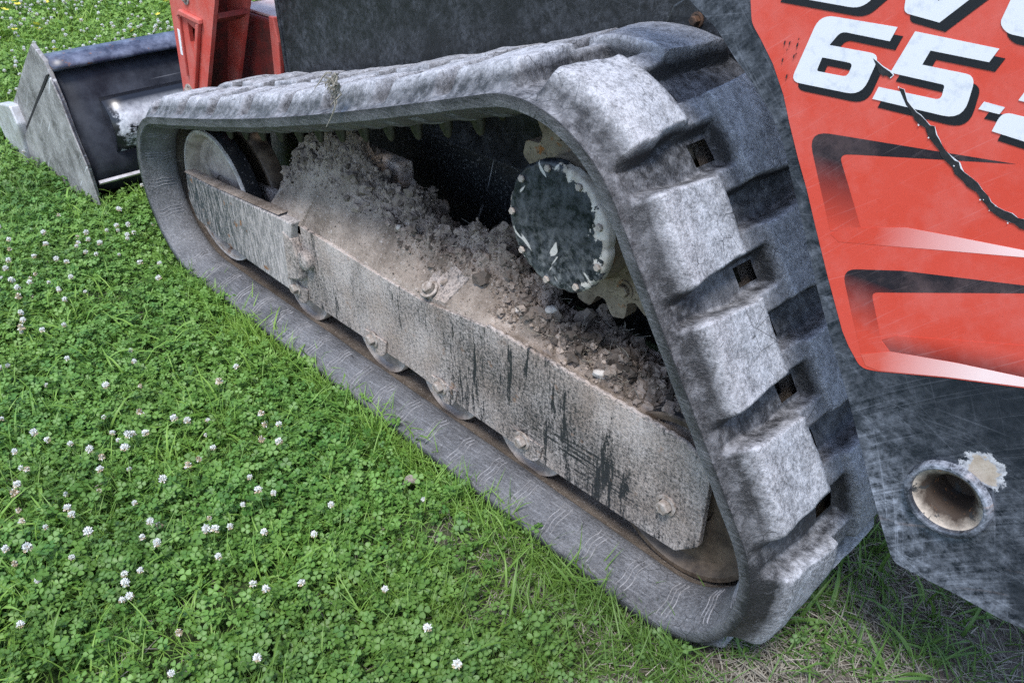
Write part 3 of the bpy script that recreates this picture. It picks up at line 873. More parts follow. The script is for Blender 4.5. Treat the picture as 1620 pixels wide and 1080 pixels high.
# guide lugs: two rows of rounded teeth on the inside
def guide_mesh():
    v, f = [], []
    prof = [(0, 1.0), (.35, .92), (.7, .72), (.92, .48), (1.0, .2)]
    n = 10
    for t, s in prof:
        for k in range(n):
            a = 2*math.pi*k/n
            v.append((.019*s*math.cos(a)*(1 if t < .9 else .9), .011*s*math.sin(a), -.040*t))
    for i in range(len(prof)-1):
        for k in range(n): f.append((i*n+k, i*n+(k+1) % n, (i+1)*n+(k+1) % n, (i+1)*n+k))
    f.append(tuple(range((len(prof)-1)*n, len(prof)*n)))
    return mesh('guide_lug', v, f, 'guide', True)
gm = guide_mesh()
gm_long = gm.copy()
for q in gm_long.vertices: q.co.z *= 1.38
link = TL/(NLUG*2)
for c in range(NLUG*2):
    for y in (.150, .232):
        p = at_path((c+.5)*link, y, .004)
        q = at_path((c+.5)*link+.01, y, .004)
        t = (q-p).normalized()
        n = Vector((t.z, 0, -t.x))
        free = -1.36 < p.x < -.42 and p.z > .40
        if free and y < .2: p.y = .108
        o = obj('guide_lug', gm_long if free else gm, track)
        o.matrix_local = Matrix(((t.x, 0, n.x, p.x), (0, 1, 0, p.y), (t.z, 0, n.z, p.z), (0, 0, 0, 1)))

# ---- wheels
def wheel(name, x, z, r, y0, y1, dish, hub, mat='steel'):
    e = lathe(name, [(.001, y0+dish), (hub, y0+dish), (hub*1.05, y0+dish-.004), (r*.84, y0+dish), (r*.90, y0+.006), (r*.93, y0), (r*.985, y0), (r, y0+.004)], (x, 0, z), mat, loader, 72)
    lathe('wheel_tread', [(r, y0+.004), (r, y1-.004), (r*.985, y1), (r*.9, y1), (r*.86, y1-.012), (.001, y1-.012)], (0, 0, 0), 'rim', e, 72)
    return e
IX, IZ, IR = -1.500, .205, .178
fi = wheel('front_idler', IX, IZ, IR, .107, .152, .030, .05)
lathe('rim_lip', [(IR*.955, .110), (IR*.955, .1055), (IR*.992, .1055), (IR*1.001, .112)], (0, 0, 0), 'rimpale', fi, 72)
inner = lathe('inner_disc', [(.001, .192), (.06, .192), (IR*.84, .196), (IR*.93, .182), (IR*.985, .182), (IR, .186), (IR, .224), (IR*.985, .228), (.001, .228)], (0, 0, 0), 'grease', fi, 72)
lathe('axle', [(.001, .10), (.032, .10), (.032, .24), (.001, .24)], (0, 0, 0), 'steel', fi, 24)
ri = wheel('rear_idler', .030, .164, .150, .107, .152, .02, .05, 'grease')
lathe('inner_disc', [(.001, .19), (.12, .19), (.146, .184), (.148, .19), (.148, .22), (.001, .22)], (0, 0, 0), 'steel', ri, 64)
for x, z in ((-1.088, .103), (-.779, .103), (-.547, .101), (-.311, .100)):
    e = lathe('track_roller', [(.001, .112), (.05, .112), (.078, .116), (.086, .110), (.092, .108), (.094, .111), (.094, .145), (.088, .150), (.001, .150)], (x, 0, z), 'steel', loader, 56)
    lathe('inner_disc', [(.001, .185), (.09, .185), (.094, .189), (.094, .22), (.001, .22)], (0, 0, 0), 'steel', e, 40)
    lathe('axle', [(.03, .10), (.03, .235)], (0, 0, 0), 'steel', e, 16)

# ---- drive sprocket and motor
SX, SZ = -.225, .552
def sprocket():
    n = 15*14
    P = []
    for i in range(n):
        a = 2*math.pi*i/n+.13
        t = abs(((i/14) % 1)-.5)*2               # 0 at tip, 1 at root
        r = .186-.028*float(sstep(.30, .80, t))
        P.append((r*math.cos(a), r*math.sin(a)))
    hole = [(.09*math.cos(2*math.pi*i/40), .09*math.sin(2*math.pi*i/40)) for i in range(40)]
    v, f = prism_vf(P, .186, .214, [hole])
    o = obj('drive_sprocket', mesh('drive_sprocket', v, f, 'tan'), loader, (SX, 0, SZ))
    bevel(o, .004, 2, 40)
    bm_ = bolt_mesh('sprocket_bolt', .011, .010, 'tan')
    for k in range(9):
        a = 2*math.pi*(k+.35)/9
        obj('bolt', bm_, o, (.135*math.cos(a), .186, .135*math.sin(a)))
    return o
sprocket()
motor = lathe('drive_motor', [(.096, .0925), (.099, .098), (.100, .150), (.106, .156), (.107, .21), (.112, .22), (.112, .25), (.095, .26), (.09, .42)], (SX, 0, SZ), 'tan', loader, 64)
def motor_cover():
    n = 144
    prof = [(1.0, .016), (1.0, .0035), (.975, .0), (.93, -.0015), (.86, -.0022), (.60, -.0022), (.30, -.0022)]
    v, f = [], []
    for i in range(n):
        a = 2*math.pi*i/n
        for s, y in prof:
            r = .1030*s-(.0028*max(0, math.cos(a*9))**6 if s > .95 else 0)
            v.append((r*math.cos(a), y, r*math.sin(a)))
    m = len(prof)
    for i in range(n):
        j = (i+1) % n
        for k in range(m-1): f.append((i*m+k, i*m+k+1, j*m+k+1, j*m+k))
        f.append((i*m+m-1, n*m, j*m+m-1))
    v.append((0, -.0022, 0))
    me = mesh('motor_cover', v, f, 'cover', True)
    o = obj('motor_cover', me, motor, (0, .081, 0))
    return o
motor_cover()
bmc = bolt_mesh('cover_bolt', .0062, .0045, 'steel', False)
for k in range(9):
    a = 2*math.pi*(k+.5)/9
    obj('bolt', bmc, motor, (.0925*math.cos(a), .0805, .0925*math.sin(a)))

# ---- roller frame
FY = .088
frame = prism('roller_frame', D['fr_main'], FY, FY+.012, 'frame', loader, bw=.003)
prism('inner_plate', [(x, max(z, .10)) for x, z in D['fr_main']], .236, .246, 'frame', frame)
# nose that carries the idler
NX = sorted(D['fr_nose'])
LEDGE = [max(z for x, z in D['fr_nose'] if abs(x-q) < .12) for q in (-1.60, -1.42, -1.25, -1.09)]
prism('nose_bar', D['fr_nose'], .070, .104, 'framedark', frame, bw=.004)
lv, lf = [], []
for i in range(60):
    x = -1.60+.50*i/59
    z = float(np.interp(x, [-1.60, -1.42, -1.25, -1.09], LEDGE))
    for j in range(5):
        y = .072+.031*j/4
        lv.append((x, y, z+.0015+.004*abs(float(fbm(np.array([x*60, y*60, 0]), 3, 12)))*(1 if 0 < j < 4 else .2)))
for i in range(59):
    for j in range(4): lf.append((i*5+j, i*5+5+j, i*5+6+j, i*5+1+j))
obj('ledge_dust', mesh('ledge_dust', lv, lf, 'mud', True, {'dark': [0]*len(lv)}), frame)
ms = mesh('yoke', *prism_vf([(-1.56, .17), (-1.10, .20), (-1.10, .285), (-1.56, .235)], .170, .184), 'frame')
obj('yoke', ms, frame)
def fold_z(x):
    return np.interp(x, [-1.15, -.907, -.593, -.385, -.064, .033, .085], [.268, .272, .277, .297, .294, .291, .277])
def crest_z(x):
    return np.interp(x, [-1.20, -1.13, -1.07, -1.0, -.93, -.88, -.80, -.72, -.65, -.58, -.47, -.40, -.35, -.28, -.15, -.05, .085],
                        [.355, .425, .462, .478, .462, .418, .415, .398, .380, .392, .395, .345, .318, .296, .285, .270, .250])
def sheet(x, y):
    t = np.clip((y-FY-.004)/.105, 0, 1.0)
    z = fold_z(x)+(crest_z(x)-.006-fold_z(x))*(t**.85)
    return z-np.clip(y-.205, 0, 1)*.9
gx, gy = np.meshgrid(np.linspace(-1.19, .084, 60), np.linspace(FY+.004, .245, 8), indexing='ij')
gz = sheet(gx, gy)-.012
vv = np.stack([gx, gy, gz], -1).reshape(-1, 3)
ff = [(i*8+j, (i+1)*8+j, (i+1)*8+j+1, i*8+j+1) for i in range(59) for j in range(7)]
obj('top_plate', mesh('top_plate', vv, ff, 'frame', True), frame)
# weld bead along the fold
wp = []
for i in range(90):
    x = -.40+.47*i/89
    wp.append((x, FY+.004+.001*math.sin(i*2.1), float(fold_z(x))+.002+.0012*math.sin(i*1.3)))
obj('weld_bead', mesh('weld_bead', *tube_vf(wp, .0042, 6), 'frame', True), frame)
# loose corner plate on the top
cpv = []
for (x, y) in ((-.600, FY+.004), (-.525, FY+.006), (-.50, .135), (-.59, .15)):
    cpv.append((x, y, float(sheet(np.array(x), np.array(y)))+.006))
cpv += [(a, b, c-.012) for a, b, c in cpv]
obj('corner_plate', mesh('corner_plate', cpv, [(0, 1, 2, 3), (0, 4, 5, 1), (1, 5, 6, 2), (2, 6, 7, 3), (3, 7, 4, 0)], 'frame'), frame)
# sloped wedge plate near the front
wv = []
for (x, y) in ((-1.10, FY), (-1.035, FY), (-.985, .17), (-1.06, .17)):
    wv.append((x, y, float(sheet(np.array(x), np.array(max(y, FY+.004))))+.011))
wv += [(a, b, c-.02) for a, b, c in wv]
obj('wedge_plate', mesh('wedge_plate', wv, [(0, 1, 2, 3), (0, 4, 5, 1), (1, 5, 6, 2), (2, 6, 7, 3), (3, 7, 4, 0)], 'mud'), frame)
fb = bolt_mesh('frame_bolt', .0125, .013, 'bolt')
for x, z in ((-.775, .103), (-.542, .097), (-.303, .099), (-1.09, .104)):
    lobe = [(x+.036*math.cos(a)+.010, z-.004+.034*math.sin(a)) for a in [math.pi*(1.02+.96*i/14) for i in range(15)]]
    prism('bearing_lobe', lobe+[(x+.05, z+.012), (x-.03, z+.012)], FY-.0045, FY-.0005, 'frame', frame, bw=.0015)
    obj('bolt', fb, frame, (x, FY-.0045, z))
obj('bolt', fb, frame, (.02, FY-.0005, .158))
o = obj('bolt', fb, frame, (-.575, .098, .300))
o.rotation_euler = (-1.0, 0, 0)
# clamp bracket at the front joint
br = prism('clamp_bracket', [(-1.098, .128), (-1.036, .150), (-1.030, .200), (-1.047, .250), (-1.088, .262)], FY-.020, FY+.002, 'frame', frame, bw=.005)
v, f = lathe_vf([(.001, -.014), (.020, -.014), (.024, -.010), (.024, .022)], 20)
obj('clamp_knob', mesh('clamp_knob', v, f, 'frame', True), br, (-1.018, FY-.004, .205))
prism('joint_strip', [(-1.118, .095), (-1.104, .098), (-1.090, .270), (-1.104, .268)], FY-.006, FY+.002, 'frame', frame, bw=.002)

# ---- chassis seen above and through the track
ch = box('chassis_side', (-.66, .470, .70), (1.88, .10, .92), 'chassis', loader, .006)
box('edge_flange', (-1.6005, .426, .70), (.012, .022, .90), 'chassis', ch, .003)
box('lower_side_panel', (-.62, .425, .30), (1.70, .012, .26), 'inner', ch, .003)
box('hull', (-.55, 1.06, .75), (1.90, 1.05, 1.0), 'chassis', loader, .01)
box('belly_beam', (-.97, .27, .37), (.22, .04, .12), 'frame', loader, .006)
g = prism('gusset_plate', [(-.308, .70), (-.311, .765), (-.289, .812), (-.24, .845), (.05, .845), (.05, .70)], .405, .417, 'chassis', ch, bw=.003)
gb = bolt_mesh('gusset_bolt', .008, .012, 'boltdark')
obj('bolt', gb, g, (-.240, .405, .797))

# ---- rear lift arm plate with decal
PLO = D['plate']
edge = [q for q in PLO]
outline = edge[:-1]+[(.60, .288), (.84, .30), (.98, .40), (1.02, .62), (.95, 1.0), (.70, 1.32), (.10, 1.42), (-.30, 1.25)]
PX, PZ = .388, .414
arm = prism('rear_lift_arm', outline, .100, .114, 'plate', loader, [[(PX+.0395*math.cos(2*math.pi*i/40), PZ+.0395*math.sin(2*math.pi*i/40)) for i in range(40)]], bw=.0025)
dec = D['decal'][:-2]
dec = dec+[(.66, .575), (.93, .60), (.90, .98), (.66, 1.22), (.12, 1.22)]
decal = prism('decal', dec, .0992, .1001, 'red', arm)
for k in ('stripe1', 'stripe2', 'wedge1', 'wedge2', 'wedge3'):
    lift = {'wedge1': .09895, 'wedge2': .0989, 'wedge3': .0988}.get(k, .0990)
    prism('decal_stripe', D[k], lift, .09915, k, decal)
SHX, SHZ = .0072, -.0073
for k in ('S', 'V', 'L', 'six', 'five', 'dash', 'two'):
    P = D['glyph'][k]
    hs = [D['six_h']] if k == 'six' else []
    prism('letter', P, .0983, .0985, 'white', decal, hs)
    prism('letter_shadow', [(x+SHX, z+SHZ) for x, z in P], 0.0986, .0988, 'black', decal, [[(x+SHX, z+SHZ) for x, z in h] for h in hs])
for cr in (D['crack'], D['crack2']):
    prism('decal_tear', cr, .09812, .0982, 'torn', decal)
    curl = [(x+.0004+.0012*float(vnoise(np.array([x*160, z*160, 0]), 8)), z+.0002+.0008*float(vnoise(np.array([x*160, z*160, 4]), 9))) for x, z in cr]
    prism('torn_edge', curl, .09822, .09828, 'white', decal)
for _ in range(9):
    i = random.randrange(len(D['crack']))
    x, z = D['crack'][i]
    x += random.uniform(-.002, .002); z += random.uniform(-.002, .002)
    r = random.uniform(.0004, .0012)
    P = [(x+r*random.uniform(.4, 1.2)*math.cos(a), z+r*random.uniform(.4, 1.2)*math.sin(a)) for a in (0, 1.2, 2.4, 3.6, 5)]
    if abs(area2(P)) > 1e-7: prism('torn_flake', P, .0976, .0978, 'white', decal)
for (x, z) in [(.104+random.gauss(0, .005), .866+random.gauss(0, .015)) for _ in range(9)]:
    r = random.uniform(.0008, .002)
    P = [(x+.5*r*math.cos(a)+.3*r*math.sin(a), z+1.5*r*math.sin(a)) for a in (0, 1.2, 2.4, 3.6, 5)]
    prism('decal_nick', P, .0974, .0977, 'torn', decal)
# pin boss
boss = lathe('pin_boss', [(.0395, .0985), (.0405, .092), (.0425, .0905), (.0455, .0905), (.0475, .092), (.0490, .0995)], (PX, 0, PZ), 'plate', arm, 64)
boss_pin = lathe('pivot_pin', [(.0398, .0965), (.0385, .0975), (.033, .1010), (.0265, .1075), (.0245, .111), (.0240, .150), (.001, .150)], (0, 0, 0), 'pin', boss, 56)

# ---- front lift arm (red)
A1 = [(-1.965, .90), (-2.010, .604), (-2.055, .323), (-2.075, .20), (-1.98, .18), (-1.874, .376), (-1.711, .644), (-1.555, .90)]
hole = [(-1.917, .556), (-1.872, .542), (-1.868, .525), (-1.910, .455), (-1.925, .50)]
fa = prism('front_lift_arm', A1, .300, .312, 'redpaint', loader, [hole])
prism('inner_plate', A1, .398, .410, 'redpaint', fa)
prism('web_plate', [(-1.985, .90), (-2.035, .604), (-2.075, .323), (-2.06, .323), (-2.015, .604), (-1.965, .90)], .312, .398, 'reddark', fa)
prism('back_web', [(-1.78, .90), (-1.86, .604), (-1.97, .323), (-1.96, .323), (-1.845, .604), (-1.765, .90)], .312, .398, 'reddark', fa)
prism('channel_bar', [(-1.80, .580), (-1.735, .605), (-1.730, .592), (-1.79, .568)], .312, .398, 'reddark', fa)
slot = prism('slot_rim', [(-1.960, .566), (-1.932, .590), (-1.812, .580), (-1.812, .566), (-1.935, .574)], .286, .300, 'redpaint', fa, bw=.003)
prism('slot_rim', [(-1.818, .570), (-1.842, .562), (-1.950, .372), (-1.940, .358)], .288, .300, 'redpaint', fa, bw=.003)
prism('slot_rim', [(-1.960, .566), (-1.950, .566), (-1.985, .390), (-1.992, .392)], .292, .300, 'redpaint', fa, bw=.002)
stk = prism('sticker', [(-1.996, .526), (-1.966, .520), (-1.979, .447), (-2.009, .450)], .2985, .2998, 'sticker', fa)
for dz in (0, .016, .03):
    prism('print_mark', [(-1.985-dz*.2, .500-dz), (-1.977-dz*.2, .499-dz), (-1.978-dz*.2, .492-dz), (-1.986-dz*.2, .493-dz)], .2978, .2984, 'black', stk)
obj('bolt', bolt_mesh('arm_bolt', .018, .012, 'bolt'), fa, (-2.005, .300, .335))
obj('bolt', bolt_mesh('arm_pin', .015, .008, 'bolt'), fa, (-1.895, .300, .628))
# red cross member behind it
cm = box('cross_member', (-1.83, .85, .445), (.30, .80, .25), 'reddark', loader, .008)
box('lit_top_sheet', (-1.80, .85, .5755), (.24, .78, .008), 'redtop', cm, .002)  # paler sheet: light on the cross member's top put into colour
prism('rib', [(-1.70, .33), (-1.672, .42), (-1.655, .52), (-1.665, .585), (-1.69, .585), (-1.70, .50), (-1.72, .33)], .435, .450, 'redpaint', cm, bw=.003)
box('front_belly_plate', (-1.66, .85, .22), (.55, .86, .20), 'inner', cm, .004)
box('foot_ledge', (-1.76, .44, .335), (.26, .06, .012), 'reddark', cm, .002)

# ---- bucket
bucket = prism('bucket', D['bk_side'], 0.0, .014, 'bucket', loader, bw=.003)
wp_v, wp_f = prism_vf(D['bk_wear'], -.014, -.0005)
wp_v = [(x, (y if y > -.01 else -.006-.012*min(1, max(0, (-2.22-x)/.6))), z) for x, y, z in wp_v]
bevel(obj('wear_plate', mesh('wear_plate', wp_v, wp_f, 'bucket'), bucket), .003)
prism('gap_shade', D['bk_gap'], -.0032, -.001, 'dark', bucket)  # solid dark strip painting the shadow gap between the plates
prism('side_cutter', D['bk_cut'], -.030, .012, 'cut', bucket, bw=.006)
prism('side_plate', D['bk_side'], 1.64, 1.654, 'bucket', bucket)
RE = [(-2.318, .398), (-2.300, .355), (-2.262, .278), (-2.225, .200), (-2.196, .120), (-2.192, .070), (-2.225, .018), (-2.30, -.004), (-2.60, -.012), (-2.89, -.015)]
P2 = [(x-.012, z+.006) for x, z in RE]
def shell(name, pts, y0, y1, th, mat, parent, ny=24, wob=.004):
    v, f = [], []
    n = len(pts)
    for j in range(ny+1):
        y = y0+(y1-y0)*j/ny
        for k, (x, z) in enumerate(pts):
            w = wob*float(vnoise(np.array([y*7, k*.7, 1.0])))
            v.append((x+w, y, z+w*.4))
    for j in range(ny):
        for k in range(n-1): f.append((j*n+k, j*n+k+1, (j+1)*n+k+1, (j+1)*n+k))
    o = obj(name, mesh(name, v, f, mat, True), parent)
    s = o.modifiers.new('thick', 'SOLIDIFY')
    s.thickness = th
    s.offset = 0
    return o
shell('back_plate', P2, .014, 1.64, .010, 'bucketblack', bucket)
shell('top_lip', [(-2.372, .434), (-2.345, .428), (-2.300, .409), (-2.302, .398)], .010, 1.644, .010, 'lip', bucket, 30, .009)
shell('edge_bead', [(-2.302, .412), (-2.296, .408), (-2.298, .402)], .010, 1.644, .004, 'rust', bucket, 30, .009)
# bead of rust along the rear edge of the side plate
rb = [(x+.004, .006, z) for x, z in D['bk_side'][3:13]]
# worn tube on the back of the bucket
tp = []
for i in range(15):
    a = math.radians(-62+124*i/14)
    tp.append((-2.305+.125*math.cos(a), .215+.105*math.sin(a)))
tb = shell('torque_tube', tp, .105, 1.50, .008, 'tube', bucket, 20, .002)
v = [(x, .105, z) for x, z in tp]
obj('tube_cap', mesh('tube_cap', v, [tuple(range(len(v)))], 'bucketblack'), tb)
prism('heel_strip', [(-2.190, .075), (-2.182, .068), (-2.190, .060)], .02, 1.6, 'cut', bucket)
# ================================================================ GROUND
def bare_amt(x, y):
    x = np.asarray(x, float); y = np.asarray(y, float)
    a = sstep(-.14, .18, x+.35*y)*sstep(-.10, .05, y)
    b = sstep(-.55, -.05, x)*sstep(-.27, -.08, y)*.55
    n = fbm(np.stack([x*5, y*5, 0*x], -1), 3, 21)
    return np.clip(np.maximum(a, b)+.22*n*(np.maximum(a, b) > .03), 0, 1)
def ground():
    xs = np.r_[-120, -60, -30, -15, np.linspace(-9, 1.6, 180), 4, 10, 30, 60, 120]
    ys = np.r_[-120, -60, -30, -10, -4, np.linspace(-1.9, 3.2, 90), 6, 12, 30, 60, 120]
    X, Y = np.meshgrid(xs, ys, indexing='ij')
    near = (np.abs(X+3) < 6) & (Y > -1.9) & (Y < 3.2)
    Z = GZ+np.where(near, .006*fbm(np.stack([X*3, Y*3, 0*X], -1), 3, 4), 0)
    Z = Z-np.where((Y > -.05) & (Y < .42) & (X > -1.8) & (X < .25), .016, 0)
    n, m = X.shape
    V = np.stack([X, Y, Z], -1).reshape(-1, 3)
    F = [(i*m+j, (i+1)*m+j, (i+1)*m+j+1, i*m+j+1) for i in range(n-1) for j in range(m-1)]
    o = obj('lawn_ground', mesh('lawn_ground', V, F, 'soil', True, {'bare': bare_amt(X, Y).ravel()}))
    o['kind'] = 'structure'
    return o
ground()

# ---- plant pieces (sources for the ground cover)
def src(name, v, f, mats, tint, mark=None, midx=None):
    me = mesh(name, v, f, mats, True, {'tint': tint, 'mark': mark if mark is not None else np.zeros(len(v))}, midx)
    return bpy.data.objects.new(name, me)
def clover_sprig(seed, n=14, rad=.045):
    r = random.Random(seed)
    v, f, ti, mk, mi = [], [], [], [], []
    for _ in range(n):
        a = r.uniform(0, 6.283); d = rad*math.sqrt(r.random())
        h = r.uniform(.008, .040)
        c = Vector((d*math.cos(a), d*math.sin(a), h))
        tilt = Matrix.Rotation(r.uniform(0, .75), 3, Vector((r.uniform(-1, 1), r.uniform(-1, 1), 0)).normalized())
        sz = r.uniform(.0056, .0098)
        t = r.random()
        a0 = r.uniform(0, 6.283)
        fold = r.uniform(.05, .40)
        for k in range(3):
            th = a0+k*2.094+r.uniform(-.12, .12)
            L = Matrix.Rotation(th, 3, 'Z')
            b = len(v)
            pts = [(0.04, 0, 0), (.40, .40, fold*.34), (.80, .50, fold*.42), (1.02, .26, fold*.25), (.93, 0, 0), (1.02, -.26, fold*.25), (.80, -.50, fold*.42), (.40, -.40, fold*.34), (.50, 0, .0)]
            for p in pts:
                q = c+tilt @ (L @ (Vector(p)*sz))
                v.append(q); ti.append(min(1, max(0, t+r.uniform(-.12, .12))))
                mk.append(0)
            mk[-1] = .9 if t > .3 else .3
            for q in ((0, 8, 1), (1, 8, 2), (2, 8, 3), (3, 8, 4), (4, 8, 5), (5, 8, 6), (6, 8, 7), (7, 8, 0)):
                f.append(tuple(b+i for i in q)[::-1]); mi.append(0)
        b = len(v)
        w = .0006
        for q, zz in ((c, 0), (Vector((c.x*.55, c.y*.55, -.006)), 1)):
            for k in range(3):
                v.append(q+Vector((w*math.cos(k*2.1), w*math.sin(k*2.1), 0))); ti.append(.8); mk.append(0)
        for k in range(3): f.append((b+k, b+(k+1) % 3, b+3+(k+1) % 3, b+3+k)); mi.append(1)
    return src('clover_patch', v, f, ['clover', 'stem'], ti, mk, mi)
def blade_tuft(seed, n, hmin, hmax, w, spread, lean, mat, flat=0.0):
    r = random.Random(seed)
    v, f, ti = [], [], []
    for _ in range(n):
        a = r.uniform(0, 6.283); d = spread*math.sqrt(r.random())
        p = Vector((d*math.cos(a), d*math.sin(a), -.004+flat*r.random()*.012))
        L = r.uniform(hmin, hmax)
        th = r.uniform(0, 6.283)
        dr = Vector((math.cos(th), math.sin(th), 0))
        sd_ = Vector((-dr.y, dr.x, 0))
        el = r.uniform(.55, 1.45) if not flat else r.uniform(.0, .35)
        bend = r.uniform(.3, 1.0)*lean
        t = r.random()
        ww = w*r.uniform(.7, 1.25)
        seg = 5
        b = len(v)
        tw = r.uniform(-.5, .5)
        for k in range(seg+1):
            s = k/seg
            wk = ww*(1-.15*s)*(1-s**3) if k < seg else 0
            up = Vector((0, 0, 1))*abs(math.cos(el))+dr*(-math.sin(el))*.6
            sv = (sd_*math.cos(tw*s)+up*math.sin(tw*s))*wk/2
            v.append(p+sv); v.append(p+up.normalized()*(-wk*.18)); v.append(p-sv)
            tt = min(1, max(0, t*.7+.3*s)); ti += [tt, tt*.8, tt]
            p = p+(dr*math.cos(el)+Vector((0, 0, math.sin(el))))*(L/seg)
            el -= bend/seg*1.6
            if p.z < .002 and k > 1: el = max(el, 0.05)
        for k in range(seg):
            q = b+k*3
            f.append((q, q+1, q+4, q+3)); f.append((q+1, q+2, q+5, q+4))
    return src('grass_tuft', v, f, [mat], ti)
def collection(name, objs):
    c = bpy.data.collections.new(name)
    for i, o in enumerate(objs):
        o.name = '%s_%02d' % (name, i)
        c.objects.link(o)
    return c
SRC_CLOVER = collection('clover_source', [clover_sprig(100+i) for i in range(9)])
SRC_THIN = collection('thin_grass_source', [blade_tuft(200+i, 14, .035, .085, .0024, .03, 1.0, 'blade') for i in range(6)])
SRC_BROAD = collection('broad_grass_source', [blade_tuft(300+i, 4, .05+.01*(i % 4), .11+.015*(i % 4), .0042+.0007*(i % 4), .02, 1.5, 'blade') for i in range(8)])
SRC_STRAW = collection('straw_source', [blade_tuft(400+i, 22, .015, .055, .0016, .045, .4, 'straw', 1.0) for i in range(6)])

def scatter(name, pts, rot, scl, idx, coll, label, cat, kind='stuff'):
    me = bpy.data.meshes.new(name)
    me.from_pydata([tuple(p) for p in pts], [], [])
    a = me.attributes.new('rot', 'FLOAT_VECTOR', 'POINT'); a.data.foreach_set('vector', np.asarray(rot, np.float32).ravel())
    a = me.attributes.new('scl', 'FLOAT', 'POINT'); a.data.foreach_set('value', np.asarray(scl, np.float32))
    a = me.attributes.new('idx', 'INT', 'POINT'); a.data.foreach_set('value', np.asarray(idx, np.int32))
    o = bpy.data.objects.new(name, me)
    COL.objects.link(o)
    g = bpy.data.node_groups.new(name+'_nodes', 'GeometryNodeTree')
    g.interface.new_socket('Geometry', in_out='INPUT', socket_type='NodeSocketGeometry')
    g.interface.new_socket('Geometry', in_out='OUTPUT', socket_type='NodeSocketGeometry')
    gi, go = g.nodes.new('NodeGroupInput'), g.nodes.new('NodeGroupOutput')
    ip = g.nodes.new('GeometryNodeInstanceOnPoints')
    ci = g.nodes.new('GeometryNodeCollectionInfo')
    ci.inputs['Collection'].default_value = coll
    ci.inputs['Separate Children'].default_value = True
    ci.inputs['Reset Children'].default_value = True
    def na(n, t):
        x = g.nodes.new('GeometryNodeInputNamedAttribute')
        x.data_type = t
        x.inputs['Name'].default_value = n
        return x.outputs['Attribute']
    er = g.nodes.new('FunctionNodeEulerToRotation')
    L = g.links.new
    L(gi.outputs[0], ip.inputs['Points'])
    L(ci.outputs[0], ip.inputs['Instance'])
    ip.inputs['Pick Instance'].default_value = True
    L(na('idx', 'INT'), ip.inputs['Instance Index'])
    L(na('rot', 'FLOAT_VECTOR'), er.inputs[0])
    L(er.outputs[0], ip.inputs['Rotation'])
    L(na('scl', 'FLOAT'), ip.inputs['Scale'])
    L(ip.outputs[0], go.inputs[0])
    md = o.modifiers.new('scatter', 'NODES')
    md.node_group = g
    thing(o, label, cat, kind=kind)
    return o
def field(n, x0, x1, y0, y1):
    return np.c_[rng.uniform(x0, x1, n), rng.uniform(y0, y1, n)]
def visible(P, mx=420, my=330):
    q = np.c_[P, np.full(len(P), GZ)]-np.array(CAMLOC)
    z = q @ np.array(CFW)
    u = 810+CF*(q @ np.array(CR))/np.where(z > .05, z, 1e9)
    w = 540-CF*(q @ np.array(CU))/np.where(z > .05, z, 1e9)
    return (z > .05) & (u > -mx) & (u < 1620+mx) & (w > -my) & (w < 1080+my)
def clear_of_machine(P, under=.0):
    x, y = P[:, 0], P[:, 1]
    t = (y > -.004+under) & (y < .40) & (x > -1.66) & (x < .16)
    b = (y > 0.0) & (y < 1.66) & (x > -2.90) & (x < -2.2)
    c = (y > .45) & (x > -2.3) & (x < .55)
    return ~(t | b | c)
def lay(n0, box_, prob, coll, nvar, smin, smax, lean=.25, sink=0.0):
    P = field(n0, *box_)
    P = P[visible(P) & clear_of_machine(P)]
    P = P[rng.random(len(P)) < prob(P[:, 0], P[:, 1])]
    n = len(P)
    z = GZ-sink+np.zeros(n)
    rot = np.c_[rng.normal(0, lean, n), rng.normal(0, lean, n), rng.uniform(0, 6.283, n)]
    return np.c_[P, z], rot, rng.uniform(smin, smax, n), rng.integers(0, nvar, n)
def join(*parts):
    return [np.concatenate(c) for c in zip(*parts)]
def pn(x, y, s, seed):
    return vnoise(np.stack([x*s, y*s, 0*x+.5], -1), seed)
NEAR = (-2.6, 1.2, -1.5, 1.0)
MID = (-5.0, -2.4, -1.2, 2.4)
FAR = (-10.0, -4.8, -1.5, 4.5)
def p_clover(x, y):
    b = bare_amt(x, y)
    return np.clip(1.15-2.3*b, 0.02, 1)*np.where((y > -.055) & (x > -1.3), .45, 1)*np.clip(.70+.65*pn(x, y, 5, 31), .30, 1)
def area(b): return (b[1]-b[0])*(b[3]-b[2])
c1 = lay(int(1900*area(NEAR)), NEAR, p_clover, SRC_CLOVER, 9, .8, 1.25)
c2 = lay(int(850*area(MID)), MID, p_clover, SRC_CLOVER, 9, 1.0, 1.5)
c3 = lay(int(300*area(FAR)), FAR, p_clover, SRC_CLOVER, 9, 1.5, 2.2)
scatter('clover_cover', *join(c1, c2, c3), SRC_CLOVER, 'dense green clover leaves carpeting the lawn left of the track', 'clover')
def p_thin(x, y):
    b = bare_amt(x, y)
    return np.clip(.36+.6*pn(x, y, 3.5, 41)+1.2*b*(1-b)*2+.2*b, .08, 1)*np.clip(1.25-b, .32, 1)
g1 = lay(int(1700*area(NEAR)), NEAR, p_thin, SRC_THIN, 6, .6, 1.25)
g2 = lay(int(800*area(MID)), MID, p_thin, SRC_THIN, 6, .9, 1.4)
g3 = lay(int(260*area(FAR)), FAR, p_thin, SRC_THIN, 6, 1.3, 2.0)
EDGE = (-1.62, .16, -.045, -.005)
g4 = lay(260, EDGE, lambda x, y: .9+0*x, SRC_THIN, 6, .8, 1.35, .35)
scatter('thin_grass', *join(g1, g2, g3, g4), SRC_THIN, 'short fine green grass growing among the clover', 'grass')
